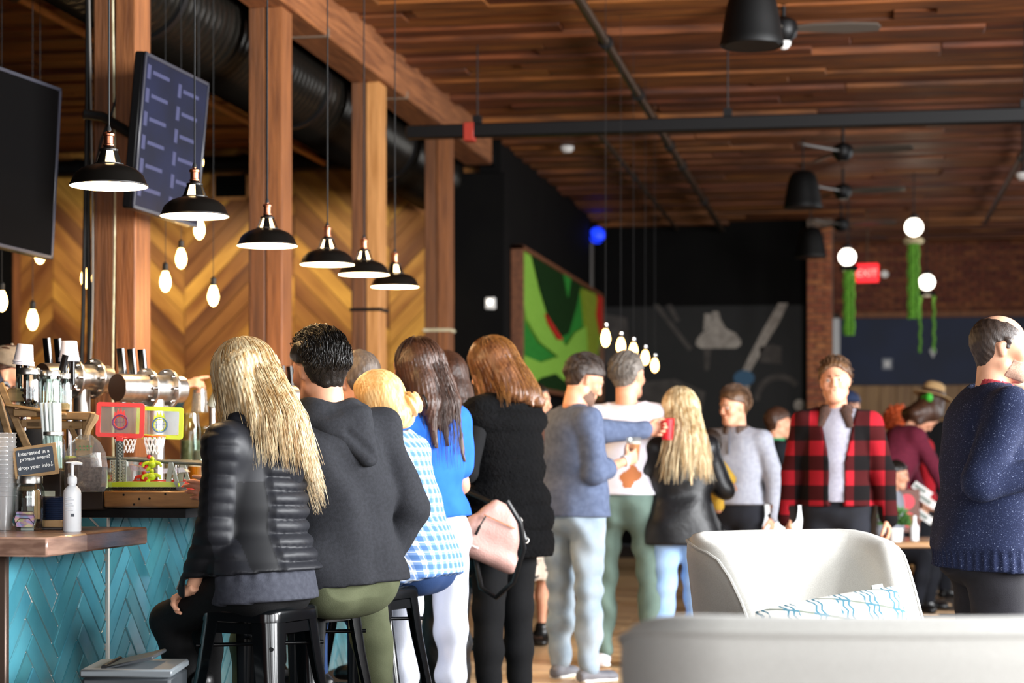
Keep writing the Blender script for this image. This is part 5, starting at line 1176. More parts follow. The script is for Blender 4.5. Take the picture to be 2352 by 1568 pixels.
            v.cone((-.021, .082, z0+smile), (0, .0925, z0+.003), .0035, .0045, .003); v.cone((.021, .082, z0+smile), (0, .0925, z0+.003), .0035, .0045, .003); v.cone((-.016, .085, z0-.005+smile*.5), (.016, .085, z0-.005+smile*.5), .005, None, .003)
            a, b = v.nets(); emit_mesh('lips', [((a*S) @ s.Rh.T.astype(f32)+s.head.astype(f32), b, 0)], [m_lip], s.t)
        return o
    def inhead(s, v): a, b = v.nets(); return ((a*s.S) @ s.Rh.T.astype(f32)+s.head.astype(f32), b, 0)
    def hair(s, mat, style='short', L=.3, vol=.014, extra=None, h=None, amp=.0035, fr=26, part=0, front=.045, nape=-.075, name='hair', side=0, out=0, asym=0):
        h = h or .0058*s.det; v = V((-.19, -.22, -.16-(L if style != 'short' else 0)), (.19, .17, .19), h); e = vol
        v.ell((0, -.016, .038), (.077+e, .098+e, .090+e), .01)
        if style == 'short':
            v.cone((0, -.05, .0), (0, -.06, nape+.03), (.066+e*.6, .045+e*.6), (.048, .03), .03)
            v.plane((0, .86, -.5), front-.012)
            v.plane((0, -.12, -1), -nape)
            X, Y, Z = v.all(); v.f = np.maximum(v.f, (np.where(Y > -.035, .020+.35*(Y+.035), -1)-Z*np.where(Y > -.035, 1, 0)+0*X).astype(f32))
            v.disp(lambda X, Y, Z: amp*np.sin(X*130+2*np.sin(Z*60)+20*Y)*np.sin(Z*90+Y*70+3*np.sin(X*50))+amp*.5*np.sin(X*260+Z*80))
        else:
            b = -.07 if side == 0 else -.05
            for x in (-.055, 0, .055): v.cone((x, -.055, .03), (x*1.15, b-.02, -.08), .05+e*.3, .046+e*.3, .05)
            if L > .05:
                for x in (-.065, -.02, .02, .065):
                    m_ = (x*1.2+side*.01, b-.045, -.15); v.cone((x*1.1, b-.015, -.06), m_, .045, .04, .04); v.cone(m_, (x*1.35+side*.04, b-.085-out+.008*math.sin(x*70), -.12-L*(1+asym*x*8)*(.86+.14*math.sin(x*400))), .038, .007, .04)
            for x in (-.078, .078): v.cone((x, -.02, .02), (x*1.1, -.025, -.10-L*.35), (.022+e*.4, .05), (.018, .03), .03, side=(1, 0, 0))
            for fn in (extra or []): fn(v)
            v.ell((0, .095, -.025), (.064, .075, .100), .02, cut=True)
            v.disp(groove(fr, amp, part))
        p = s.inhead(v); return emit_mesh(name, [p], [mat], s.t)
    def top(s, mat, e=.018, hem=-.04, sleeve='wrist', neckz=None, amp=.004, seed=0, name='shirt', h=None, fz=20, fx=14, extra=None, ribs=None, cuff=None, mats=None, ww=None, sleeves=('L', 'R'), es=None, mfun=None):
        S = s.S; h = h or .0098*s.det; pts = list(s.sh.values())+[s.pel+np.array([0, 0, hem*S]), s.neck]+list(s.el.values())+(list(s.wr.values()) if sleeve != 'elbow' else [])
        lo, hi = s.bounds(pts, .24); v = V(lo, hi, h); s.torso(v, e, hem, ww)
        for q in sleeves:
            s.arm(v, q, e*.8, sleeve, es=es)
        for fn in (extra or []): fn(v)
        if amp: v.disp(wrinkle(amp, seed, fx, fz))
        if ribs: v.disp(ribs)
        n = s.Rl @ np.array([0, 0, 1.0]); hz = s.up(0, 0, hem-.0)
        if hem is not None:                     # cut the body of the garment at the hem, not the sleeves
            X, Y, Z = v.all(); g = (n[0]*(hz[0]-X)+n[1]*(hz[1]-Y)+n[2]*(hz[2]-Z)); dx = np.sqrt((X-hz[0])**2+(Y-hz[1])**2)
            v.f = np.where((g > 0) & (dx < (.24*s.w*S+e)) , np.maximum(v.f, g), v.f).astype(f32) if sleeve == 'wrist' else np.maximum(v.f, g).astype(f32)
        c = s.neck+s.Rl @ (np.array([0, .012, .005 if neckz is None else neckz])*S); m_ = s.Rl @ rotm('X', 14) @ np.array([0, 0, 1.0]); X, Y, Z = v.all()
        v.f = np.maximum(v.f, (m_[0]*(X-c[0])+m_[1]*(Y-c[1])+m_[2]*(Z-c[2])).astype(f32)*np.where(np.sqrt((X-c[0])**2+(Y-c[1])**2) < .10*S, 1, 0)-np.where(np.sqrt((X-c[0])**2+(Y-c[1])**2) < .10*S, 0, 1))
        a, b = v.nets(); parts = [(a, b, 0)]
        o = emit_mesh(name, parts, mats or [mat], s.t)
        if mfun is not None and o:
            me = o.data; cs = np.zeros(len(me.polygons)*3, f32); me.polygons.foreach_get('center', cs); cs = cs.reshape(-1, 3); me.polygons.foreach_set('material_index', mfun(cs).astype(np.int32)); me.update()
        return o
    def pants(s, mat, e=.012, to=.98, f=1.0, amp=.004, seed=1, name='trousers', h=None, el=None, waist=.08, fz=26):
        S = s.S; h = h or .0105*s.det; pts = list(s.hip.values())+list(s.kn.values())+list(s.an.values())+[s.pel+np.array([0, 0, .12])]
        lo, hi = s.bounds(pts, .16); v = V(lo, hi, h); sd = s.Rl @ np.array([1, 0, 0])
        v.cone(s.up(0, -.01, -.03), s.up(0, -.005, waist), ((.160+.01*s.fem)*s.w*S+e, .118*s.w*S+e), (.152*s.w*S+e, .108*s.w*S+e), .05, sd)
        for x in (-.075, .075): v.ell(s.up(x, -.050, -.04), (.080*S*s.w+e, .078*S*s.w+e, .09*S+e), .04)
        for q in 'LR': s.leg(v, q, e, to, f=f, el=el)
        if amp: v.disp(wrinkle(amp, seed, 12, fz))
        for q in 'LR':
            if to < .9: pass
        a, b = v.nets(); return emit_mesh(name, [(a, b, 0)], [mat], s.t)
    def shoes(s, mat, sole=None, boot=0, name='shoe'):
        S = s.S
        for q in 'LR':
            an, t = s.an[q], s.toe[q]; g = an+np.array([0, 0, -.085*S]); lo, hi = s.bounds([an, g, g+t*.21*S, an+np.array([0, 0, boot])], .08); v = V(lo, hi, .0075)
            sd = np.cross(t, [0, 0, 1])
            v.cone(g-t*.045*S+np.array([0, 0, .036]), g+t*.14*S+np.array([0, 0, .03]), (.038*S, .034), (.044*S, .028), .03, sd); v.cone(g+t*.0+np.array([0, 0, .055]), an+np.array([0, 0, .015+boot]), .042*S, .046*S, .03)
            v.cone(g+t*.12*S+np.array([0, 0, .03]), g+t*.165*S+np.array([0, 0, .024]), (.042*S, .026), (.034*S, .02), .02, sd); v.plane((0, 0, -1), -g[2]-.002)
            a, b = v.nets(); o = emit_mesh(name, [(a, b, 0)], [mat], s.t)
            if sole:
                v = V(lo, hi, .0075); v.cone(g-t*.045*S+np.array([0, 0, .010]), g+t*.155*S+np.array([0, 0, .010]), (.045*S, .016), (.047*S, .016), .01, sd); v.plane((0, 0, -1), -g[2]); v.plane((0, 0, 1), g[2]+.022); a, b = v.nets()
                emit_mesh('sole', [(a, b, 0)], [sole], o)
    def world(s, p): return s.t.matrix_basis @ Vector(p) if False else Matrix.Translation(s.t.location) @ Matrix.Rotation(s.rz, 4, 'Z') @ Vector(p)
    def vol(s, name, fn, mat, pts, m=.1, h=.008, parent=None):
        lo, hi = s.bounds(pts, m); v = V(lo, hi, h); fn(v); a, b = v.nets(); return emit_mesh(name, [(a, b, 0)], [mat], parent or s.t)
# ================================================================ THE CROWD
H_BLOND = hairm('blond_hair', 'f8e8c2', 'b08850', .4); H_BLACK = hairm('black_hair', '0c0907', '1e1814', .3, 9); H_DKBR = hairm('brown_hair', '2e1a10', '4e3020', .46)
H_AUB = hairm('auburn_hair', '46291a', '7c5030', .36); H_GREY = hairm('greying_hair', '4a4038', '7c746c', .5, 14); H_SHORT = hairm('short_brown_hair', '3a2a20', '241812', .5, 16)
H_CHEST = hairm('chestnut_hair', '6a4a30', '46301e', .45, 10); H_STRAW = hairm('strawberry_hair', 'd09a54', 'f0cc94', .36); H_OR = M('orange_curls', 'e0652c', .6, c2='a83c14', scale=40, bump=.8); H_GR2 = hairm('grey_brown_hair', '6a5c50', '463a32', .5, 14)
def cloth(n, c, c2=None, rough=.9, **k): return M(n, c, rough, c2=c2 or c, scale=k.pop('scale', 60), bump=k.pop('bump', .15), bscale=k.pop('bscale', 300), spec=k.pop('spec', .25), **k)
C_BLACK = cloth('black_cloth', '0b0b0d', '0e0e10'); C_JEAN = cloth('light_jeans', 'a0acb6', '8494a2', scale=6); C_JEAN2 = cloth('pale_blue_jeans', '9ab6da', '84a4cc', scale=6); C_WHITEP = cloth('white_denim', 'e4e6f0', 'd8dbe8', scale=5)
C_DKJEAN = cloth('dark_trousers', '16171c', '1c1d24', scale=8); C_OLIVE = cloth('olive_cotton', '5c6048', '4e523c', scale=9); C_GREEN = cloth('green_trousers', '62756c', '54645c', scale=6)
S_BLACK = M('black_leather_shoe', '0c0c0d', .35); S_WHITE = M('white_sneaker', 'dcdce4', .6); S_SOLE = M('shoe_sole', 'e8e4dc', .6); L_BLACK = M('black_leather', '0c0c0e', .45, c2='131316', scale=12, bump=.35, bscale=25, spec=.35)
def strands(p, mat, n, L, vol=.016, r=.0011, flare=.25, seed=3, side=0, out=0, asym=0):
    rd = random.Random(seed); mb = MB(); S = p.S; Rm = Matrix(p.Rh.tolist())
    for i in range(n):
        ph = rd.uniform(-2.35, 2.35); st = rd.uniform(.12, .75); e = vol+rd.uniform(-.003, .006); ln = L*rd.uniform(.55, 1.08)*(1+asym*math.sin(ph)); pts = []; w0, w1 = rd.random()*6, rd.random()*6; dr = rd.gauss(0, .012)
        cph, sph = math.cos(ph), math.sin(ph)
        for j in range(5):
            a = st+(1.50-st)*j/4; pts.append(Vector(((.077+e)*math.sin(a)*sph, -.016-(.098+e)*math.sin(a)*cph, .038+(.090+e)*math.cos(a))))
        b = pts[-1].copy()
        for j in range(1, 10):
            f = j/9; z = f*(ln+.14); inw = max(0, 1-f*1.6)
            pts.append(Vector((b.x*(.97+flare*f*f*(.4+abs(sph)*.6))+dr*f+.006*math.sin(f*7+w0)+side*f*f, b.y*(1-.10*f)+.004*math.sin(f*6+w1)-((.07+out) if b.y < 0 else .0)*min(1, z/.2), b.z-z)))
        mb.tube([p.head+np.array(Rm @ q)*S for q in pts], [r*.8]+[r]*(len(pts)-3)+[r*.7, r*.3], 3, caps=False)
    o = mb.build('loose_strands', mat, p.t, ang=180); o['kind'] = 'stuff'
def combed(p, mat, n, vol, r=.0016, seed=4):
    rd = random.Random(seed); mb = MB(); Rm = Matrix(p.Rh.tolist())
    for i in range(n):
        b = rd.uniform(.75, 3.55); sx = rd.uniform(-.93, .93); dl = rd.uniform(.35, .6); dx = rd.gauss(0, .05)-.06; e = vol+rd.uniform(-.006, .004); pts = []
        if b < 1.7 and abs(sx) > .75: continue
        for j in range(6):
            f = j/5; a = b+dl*f; x = max(-.97, min(.97, sx+dx*f)); c = math.sqrt(1-x*x); ee = e*(.75+.5*math.sin(f*3))
            y, z = (.098+ee)*math.cos(a)*c-.016, (.090+ee)*math.sin(a)*c+.038
            if z < -.065 or (z < .03 and y > -.035): break
            if z < 0: y += .035*min(1, -z/.06)
            pts.append(p.head+np.array(Rm @ Vector(((.077+ee)*x, y, z)))*p.S)
        if len(pts) > 2: mb.tube(pts, [r]*(len(pts)-1)+[r*.3], 3, caps=False)
    o = mb.build('loose_strands', mat, p.t, ang=180); o['kind'] = 'stuff'
# ---- 1 blond woman on the nearest stool
p = Person('blond woman in black quilted jacket seated on the nearest bar stool', 603, 690, -48, 1.68, fem=1, lean=5, sit=1, w=.96, hy=-4, hp=-8, det=.9,
           arms={'L': ((-.06, .10, -1), (.04, .62, -1)), 'R': ((.12, .50, -.85), (.10, 1, .24))}, legs={'L': ((.10, 1, -.40), (.02, -.40, -1)), 'R': ((.12, 1, -.22), (0, -.05, -1))})
p.body(hgrip={'L': dict(dir=nrm((.1, .9, -.35)), palm=np.array([.2, -.3, -.9]), curl=40)}); p.pants(cloth('black_leggings', '060607', '08080a', .8), .008, amp=.002)
p.shoes(S_BLACK, boot=.16, name='boot')
m_puf = M('quilted_nylon', '1e1f24', .5, spec=.3); m_pan = M('side_panel', '0c0d11', .6, spec=.3)
def ribs1(X, Y, Z):
    zz = Z+.03*np.sin(X*6+1)*.3
    back = np.clip((-(Y)+.02+.25*(X+.09))*40, 0, 1)*np.clip((X+.085)*60, 0, 1)
    sl = np.clip((-X-.165)*50, 0, 1)*.5
    q = np.abs(np.sin(np.pi*zz/.046))**.7
    return -(back*1.4+sl)*.011*q+back*.0018*np.sin(X*190+9*np.sin(Z*70))*(1-q)
def m1(c): return (((c[:, 0] < -.085) & (c[:, 0] > -.165) & (c[:, 2] < p.sh['L'][2]-.12)) | (c[:, 1] > .03)).astype(int)
sw = cloth('charcoal_jersey', '34363f', '3e4049'); 
p.top(sw, .020, -.085, name='sweatshirt', amp=.003, seed=4, sleeves=(), extra=[lambda v: v.cone(p.up(0, -.01, -.12), p.up(0, -.01, -.03), (.195, .165), (.17, .14), .03)], ribs=lambda X, Y, Z: .005*np.sin(np.arctan2(X, -Y)*22)*np.clip((Z-p.pel[2]+.02)*20, 0, 1))
p.top(m_puf, .034, .015, name='jacket', amp=.002, ribs=ribs1, mats=[m_puf, m_pan], mfun=m1, h=.0062, es=.016)
nk = p.neck
def hood1(v):
    S = p.S
    for a in range(-110, 111, 20):
        c, s_ = math.cos(R(a)), math.sin(R(a)); b = nk+np.array([.085*s_, -.075*c-.005, -.02+.02*abs(s_)]); v.cone(b, b+np.array([.0, -.02*c, -.05*c-.01]), .034, .028, .03)
    v.cone(nk+np.array([0, -.10, -.04]), nk+np.array([.05, -.135, -.19]), (.085, .03), (.03, .02), .04, (1, 0, 0)); v.cone(nk+np.array([.07, -.08, -.03]), nk+np.array([.06, -.125, -.16]), .03, .024, .03)
    v.disp(wrinkle(.003, 2, 30, 22))
p.vol('hood', hood1, cloth('hood_jersey', '1c1d22', '24252b'), [nk], .26, .007)
zp = MB().cyl(p.wr['L']+np.array([-.03, .02, .03]), p.wr['L']+np.array([-.03, .035, -.0]), .003, n=6); zp.build('zip_pull', m_steel, p.t)
p.hair(H_BLOND, 'long', .25, .022, amp=.006, fr=30, h=.0052, side=.4, asym=.2); strands(p, H_BLOND, 1100, .30, vol=.024, flare=.5, side=.03, asym=.25); strands(p, hairm('dark_roots', '6e4c28', 'b88e54', .36), 150, .10, .0255, seed=9, flare=.3)
# ---- 2 man in the charcoal hoodie
p = Person('dark-haired man in charcoal hoodie seated on the second stool, back to camera', 784, 655, -24, 1.80, lean=4, sidelean=-4, sit=1, w=1.10, hy=-12, hp=-2, hr=-2, det=.9,
           arms={'R': ((.40, -.10, -1), (-.42, .28, -1)), 'L': ((-.25, .55, -.8), (.2, 1, .05))}, legs={'L': ((-.15, 1, -.2), (0, .1, -1)), 'R': ((.45, 1, -.22), (.05, -.2, -1))})
p.body(fem_ears=1); p.pants(C_OLIVE, .016, amp=.003); p.shoes(M('grey_sneaker', '4a4c50', .6), S_SOLE)
m_hd = cloth('charcoal_fleece', '232428', '2a2b30', scale=90)
p.top(m_hd, .026, -.055, name='hoodie', amp=.012, seed=1.3, fz=12, fx=11, h=.0075, es=.014, extra=[lambda v: v.cone(p.wr['R'], p.wr['R']-p.fd['R']*.06, .036, .038, .01)])
nk = p.neck
def hood2(v):
    for a in range(-125, 126, 18):
        c, s_ = math.cos(R(a)), math.sin(R(a)); b = nk+np.array([.088*s_, -.068*c+.0, .014+.018*abs(s_)-.01]); v.cone(b, b+np.array([.022*s_, -.028*c, -.055]), .026, .034, .03)
    v.cone(nk+np.array([.03, -.10, -.03]), nk+np.array([.085, -.150, -.165]), (.10, .034), (.035, .028), .04, (1, 0, .2)); v.cone(nk+np.array([.11, -.03, -.02]), nk+np.array([.095, -.14, -.16]), .030, .024, .02)
    v.cone(nk+np.array([.12, -.03, .0]), nk+np.array([.07, -.115, -.05]), .028, .030, .02); v.cone(nk+np.array([.01, -.150, -.07]), nk+np.array([.10, -.176, -.15]), .007, .008, .02, cut=True)
    v.disp(wrinkle(.005, 5, 26, 24))
p.vol('hood', hood2, m_hd, [nk], .28, .0068)
p.hair(H_BLACK, 'short', vol=.017, amp=.0016, front=.05, nape=-.085, h=.0048); combed(p, H_BLACK, 900, .021)
# ---- 3 short-haired man behind the hoodie
p = Person('short-haired man in pale blue collared shirt sitting behind the hoodie man', 826, 545, -28, 1.80, sit=1, hy=-8, w=1.0, arms={'L': ((-.2, .6, -.8), (.2, 1, 0)), 'R': ((.2, .6, -.8), (-.2, 1, 0))})
p.body(); p.pants(C_DKJEAN); p.shoes(S_BLACK); p.top(cloth('pale_blue_shirt', 'b4c8e0', 'a8bdd8'), .02, -.04, name='shirt', neckz=.03); p.hair(H_GR2, 'short', vol=.006, amp=.0015, nape=-.07)
# ---- 4 woman with a bun in blue plaid
m_plaid_b = plaid('blue_plaid', 'b8c6dc', '7492c4', '5074ac', .036, .5, 'xz', .9, line='f4f6fa')
p = Person('woman with strawberry blond bun in blue plaid shirt on the third stool', 952, 585, -62, 1.63, fem=1, lean=14, sit=1, hy=-14, w=1.05, arms={'L': ((-.15, .55, -.9), (.2, 1, .1)), 'R': ((.2, .35, -.9), (-.1, 1, .1))})
p.body(); p.pants(cloth('blue_jeans', '2c4470', '243a62', scale=6)); p.shoes(S_BLACK); p.top(m_plaid_b, .034, -.10, name='plaid_shirt', amp=.005, seed=2, fz=12, neckz=.02)
def bun(v):
    v.ell((.0, -.155, -.045), (.042, .04, .05), .02); v.disp(groove(12, .008, 1))
p.hair(H_STRAW, 'long', .0, .012, amp=.003, fr=22, extra=[lambda v: v.ell((0, -.14, -.04), (.03, .05, .035), .03)])
v_ = V((-.09, -.24, -.14), (.09, -.08, .05), .005); v_.ell((0, -.152, -.045), (.044, .042, .052), .01); v_.disp(lambda X, Y, Z: .006*np.sin(X*110+Z*90+4*np.sin(Y*60))); emit_mesh('bun', [p.inhead(v_)], [H_STRAW], p.t)
cl = MB().tube([p.head+p.Rh @ np.array([.045*math.cos(a), -.19, -.045+.03*math.sin(a)]) for a in np.linspace(-1, 1.2, 7)], .005, 6); cl.build('hair_clip', m_blackmetal, p.t)
# ---- 5 brown-haired woman in blue polo
C_BLUE = cloth('royal_blue_cotton', '2c6cd8', '2460c8', scale=10)
p = Person('woman with long brown hair in bright blue shirt and white jeans', 985, 540, -32, 1.745, fem=1, lean=2, sidelean=-3, hy=-22, w=.98, arms={'R': ((.20, .12, -1), (-.45, 1, .12)), 'L': ((-.15, .35, -1), (.3, 1, .1))}, legs={'L': ((-.06, .05, -1), (-.05, -.08, -1)), 'R': ((.05, .0, -1), (-.02, -.03, -1))})
p.body(); p.pants(C_WHITEP, .010, waist=.10, amp=.007); p.shoes(S_WHITE); p.top(C_BLUE, .026, .05, 'short', name='polo_shirt', amp=.006, seed=3, fz=12, fx=8)
p.hair(H_DKBR, 'long', .29, .012, amp=.006, fr=24); strands(p, H_DKBR, 220, .32, vol=.013, flare=.15, seed=5)
# ---- 6 woman with sunglasses on her hair
p = Person('woman in black leather trousers with sunglasses pushed up on her hair', 1022, 462, -75, 1.76, fem=1, hy=0, arms={'L': ((-.1, .4, -1), (.2, 1, .2)), 'R': ((.1, .4, -1), (-.2, 1, .2))}, legs={'L': ((0, .03, -1), (0, .02, -1)), 'R': ((0, -.05, -1), (0, .02, -1))}, det=1.2)
p.body(eyes=True, brow=H_DKBR); p.pants(L_BLACK, .014, f=1.0, el=.05, amp=.006, seed=4); p.shoes(S_BLACK); p.top(C_BLACK, .02, -.05, name='black_top'); p.hair(H_DKBR, 'long', .18, .014, amp=.005)
sg = p; g = thing('sunglasses', 'dark sunglasses resting on top of a woman\'s brown hair', 'sunglasses', p.world(p.head+np.array([0, .035, .118])*p.S), p.rz, rot=(R(35), 0, p.rz))
for x in (-.034, .034): MB().prism(rrect(.058, .046, .018), .004, Matrix.Translation((x, 0, 0)) @ Matrix.Rotation(R(90), 4, 'X')).build('lens', M('dark_lens', '0a0a0c', .1, coat=.5) if x < 0 else bpy.data.materials['dark_lens'], g)
MB().cyl((-.01, 0, .01), (.01, 0, .01), .004, n=8).tube([(-.066, 0, .01), (-.085, -.06, .0), (-.088, -.12, -.01)], .0035, 6).tube([(.066, 0, .01), (.085, -.06, .0), (.088, -.12, -.01)], .0035, 6).build('frame', S_BLACK, g)
# ---- 7 woman in black fur with the pink handbag
p = Person('woman with auburn hair in black fur vest carrying the pink handbag', 1160, 480, -50, 1.80, fem=1, lean=3, hy=-12, hp=-14, w=1.16, arms={'L': ((-.50, -.14, -1), (.16, 1, .10)), 'R': ((.15, .3, -1), (-.2, 1, .2))}, det=1.0)
p.body(); p.pants(C_BLACK, .010); p.shoes(S_BLACK, boot=.2, name='boot')
p.top(C_BLACK, .014, .0, name='black_sweater', amp=.003)
m_fur = M('black_fur', '030304', .85, c2='09090b', scale=60, bump=1.0, bscale=160, spec=.12)
def furr(X, Y, Z): return -.016*np.abs(np.sin(np.pi*(Z+.02)/.115))**.6+.0035*np.sin(X*170+5*np.sin(Z*90))*np.sin(Y*160+Z*140)
p.top(m_fur, .034, -.20, 'short', name='fur_vest', amp=.003, ribs=furr, h=.0085, sleeves=(), neckz=.03)
p.hair(H_AUB, 'long', .10, .026, amp=.006, fr=22, extra=[lambda v: v.cone((.06, -.10, -.06), (.09, -.15, -.19), .05, .03, .04), lambda v: v.cone((-.05, -.10, -.06), (-.06, -.15, -.16), .05, .03, .04)]); strands(p, hairm('auburn_tips', 'b07c44', '6e4420', .36), 240, .12, .028, flare=.5, seed=12)
pw_ = p.world(p.el['L']+(p.wr['L']-p.el['L'])*.55)
# handbag
bc = at(1130, 1222, 500); t = thing('handbag', 'pink slouchy leather handbag with black strap hanging from an arm', 'handbag', bc, rot=(0, R(24), TH+R(14)))
m_pink = M('pink_leather', 'c0968c', .45, c2='b48a80', scale=10, bump=.25, bscale=120)
v = V((-.22, -.12, -.2), (.22, .12, .2), .0065); v.cone((-.135, 0, -.10), (.135, 0, -.10), (.045, .05), None, .03, (0, 0, 1)); v.cone((-.10, 0, -.02), (.10, 0, -.02), (.06, .045), None, .05, (0, 0, 1)); v.cone((-.065, 0, .05), (.065, 0, .05), (.05, .034), None, .05, (0, 0, 1)); v.cone((-.035, 0, .11), (.035, 0, .11), (.035, .022), None, .05, (0, 0, 1)); v.disp(wrinkle(.004, 3, 18, 22))
a, b = v.nets(); bo = emit_mesh('bag_body', [(a, b, 0)], [m_pink], t)
MB().box((0, -.052, .055), (.16, .006, .006), bev=.001).build('zip', m_copper, t); MB().cyl((-.07, -.058, .052), (-.078, -.062, .0), .004, n=6).cyl((-.078, -.062, .0), (-.08, -.062, -.045), .007, n=8).build('zip_pull', S_BLACK, t); MB().box((-.06, -.062, -.095), (.035, .002, .008)).build('maker_plate', m_steel, t)
X_ = (Matrix.Translation(bc) @ t.rotation_euler.to_matrix().to_4x4()).inverted(); q = X_ @ pw_
MB().tube([(-.045, 0, .125), q+Vector((-.035, .02, -.06)), q+Vector((0, .0, .045)), q+Vector((.03, -.03, -.04)), (.09, -.02, .10), (.155, -.02, .03)], .011, 8).build('strap', S_BLACK, t)
for c in ((-.045, 0, .125), (.155, -.02, .03), (.09, -.02, .10)): MB().lathe([(.014+.004*math.cos(a), .004*math.sin(a)) for a in np.linspace(0, 6.283, 9)], 14, Matrix.Translation(c) @ Matrix.Rotation(R(70), 4, 'X')).build('ring', m_steel, t)
loop = [at(1165, 1150, 515), at(1195, 1200, 515), at(1203, 1260, 512), at(1180, 1335, 508), at(1140, 1372, 505), at(1105, 1350, 503), at(1092, 1280, 500)]
MB().tube([X_ @ c for c in loop], .012, 8).build('long_strap', S_BLACK, t)
# ---- 8 smiling woman facing right with a leopard skirt
p = Person('smiling dark-haired woman in leopard skirt facing right behind the fur vest', 1226, 345, 118, 1.72, fem=1, arms={'R': ((.1, .5, -.9), (0, 1, .7)), 'L': ((-.1, .4, -1), (.2, 1, .2))}, det=1.3)
p.body(eyes=True, brow=H_BLACK, smile=.004); p.shoes(S_BLACK); p.top(cloth('brown_knit', '5c3a2c', '4c3024'), .02, .05, name='top'); p.hair(H_BLACK, 'long', .0, .01, amp=.003)
nt_ = NT('leopard_print'); vo = nt_.n('ShaderNodeTexVoronoi'); vo.inputs['Scale'].default_value = 34; nt_.l(nt_.coord(), vo.inputs['Vector']); nt_.l(nt_.ramp(vo.outputs['Distance'], [(.32, '2a2220'), (.42, 'e4d8cc')]), nt_.b.inputs['Base Color']); nt_.b.inputs['Roughness'].default_value = .8
def skirt(v):
    v.cone(p.up(0, 0, .07), p.up(0, 0, -.05), (.15, .12), (.19, .15), .03); v.cone(p.up(0, 0, -.05), p.up(0, 0, -.52), (.19, .15), (.2, .17), .03); v.plane((0, 0, -1), -(p.pel[2]-.50)); v.disp(lambda X, Y, Z: .008*np.sin(np.arctan2(X, Y)*9))
p.vol('leopard_skirt', skirt, nt_.m, [p.up(0, 0, .1), p.up(0, 0, -.56)], .26, .011)
# ---- 9 man in blue grey shirt holding a beer
C_BG = cloth('blue_grey_jersey', '59647e', '4c566e', scale=30)
p = Person('man in blue-grey long-sleeved shirt and light jeans holding a beer', 1318, 411, 42, 1.81, lean=1, hy=30, hp=-24, w=1.10, twist=-20, arms={'R': ((.10, .05, -1), (.05, 1, .28)), 'L': ((.5, 1, -.22), (.5, 1, .05))}, legs={'L': ((-.05, .05, -1), (0, -.02, -1)), 'R': ((.08, -.05, -1), (.04, -.04, -1))})
p.body(eyes=True, brow=H_SHORT, hgrip={'R': dict(palm=np.array([-.9, .2, .1]), curl=52, thumb=.5), 'L': dict(palm=np.array([.9, .2, 0]), curl=52)}); p.pants(C_JEAN, .016, amp=.009, seed=6, fz=30); p.shoes(M('grey_shoe', '6a6a70', .6), S_SOLE)
p.top(C_BG, .026, -.06, .35, name='shirt', amp=.006, seed=5, fz=10, fx=8, sleeves=('R',)); v = V(*p.bounds([p.sh['L'], p.el['L'], p.wr['L']], .1), .010); p.arm(v, 'L', .022); v.disp(wrinkle(.005, 2, 14, 16)); a, b = v.nets(); emit_mesh('shirt_sleeve', [(a, b, 0)], [C_BG], p.t)
p.hair(H_SHORT, 'short', vol=.016, amp=.002, nape=-.07); combed(p, H_SHORT, 350, .02, .0022)
def stubble(p, mat, e=.004, h=.006, z1=-.045):
    v = head_vol(h, p.Rh.T @ (p.neck-p.head)/p.S, p.fem, 0); v.f = v.f-e; v.plane((0, .25, 1), z1+.015); v.plane((0, -1, .6), -.058); v.plane((0, -.3, -1), .100); v.ell((0, .10, -.058), (.026, .03, .012), .006, cut=True)
    return emit_mesh('stubble', [p.inhead(v)], [mat], p.t)
stubble(p, M('dark_stubble', '5c4438', .8, c2='7c5c4a', scale=200), .0015)
w_ = MB().lathe([(.031, -.008), (.034, 0), (.031, .008)], 20, Matrix.Translation(p.wr['R']-p.fd['R']*.01) @ Vector(p.fd['R']).to_track_quat('Z', 'Y').to_matrix().to_4x4()); w_.build('wristband', m_white, p.t)
hp_ = p.world(p.wr['R']+p.fd['R']*.085*p.S+np.array([-.045, .03, .0])); t = thing('beer_cup', 'clear plastic cup of amber beer in the blue-grey shirt man\'s hand', 'cup', hp_-Vector((0, 0, .025)))
MB().lathe([(0, 0), (.030, 0), (.043, .13), (.045, .132), (.040, .13), (.028, .004), (0, .004)], 24).build('cup_body', m_glass2, t); MB().lathe([(0, .005), (.028, .006), (.037, .095), (0, .095)], 22).build('beer', m_beer, t); MB().lathe([(0, .095), (.037, .095), (.0385, .108), (0, .110)], 22).build('foam', m_foam, t)
hr_ = p.world(p.wr['L']+p.fd['L']*.09*p.S+np.array([.04, .02, 0])); t = thing('red_cup', 'red cup held out at the end of the dark outstretched sleeve', 'cup', hr_-Vector((0, 0, .06))); MB().lathe([(0, 0), (.030, 0), (.042, .12), (.044, .122), (.039, .12), (.027, .005), (0, .005)], 24).build('cup_body', M('red_cup_plastic', 'c81c24', .35), t); MB().lathe([(.0435, .118), (.046, .121), (.0435, .124)], 24).build('rim', M('rim_red', 'a81820', .35), t)
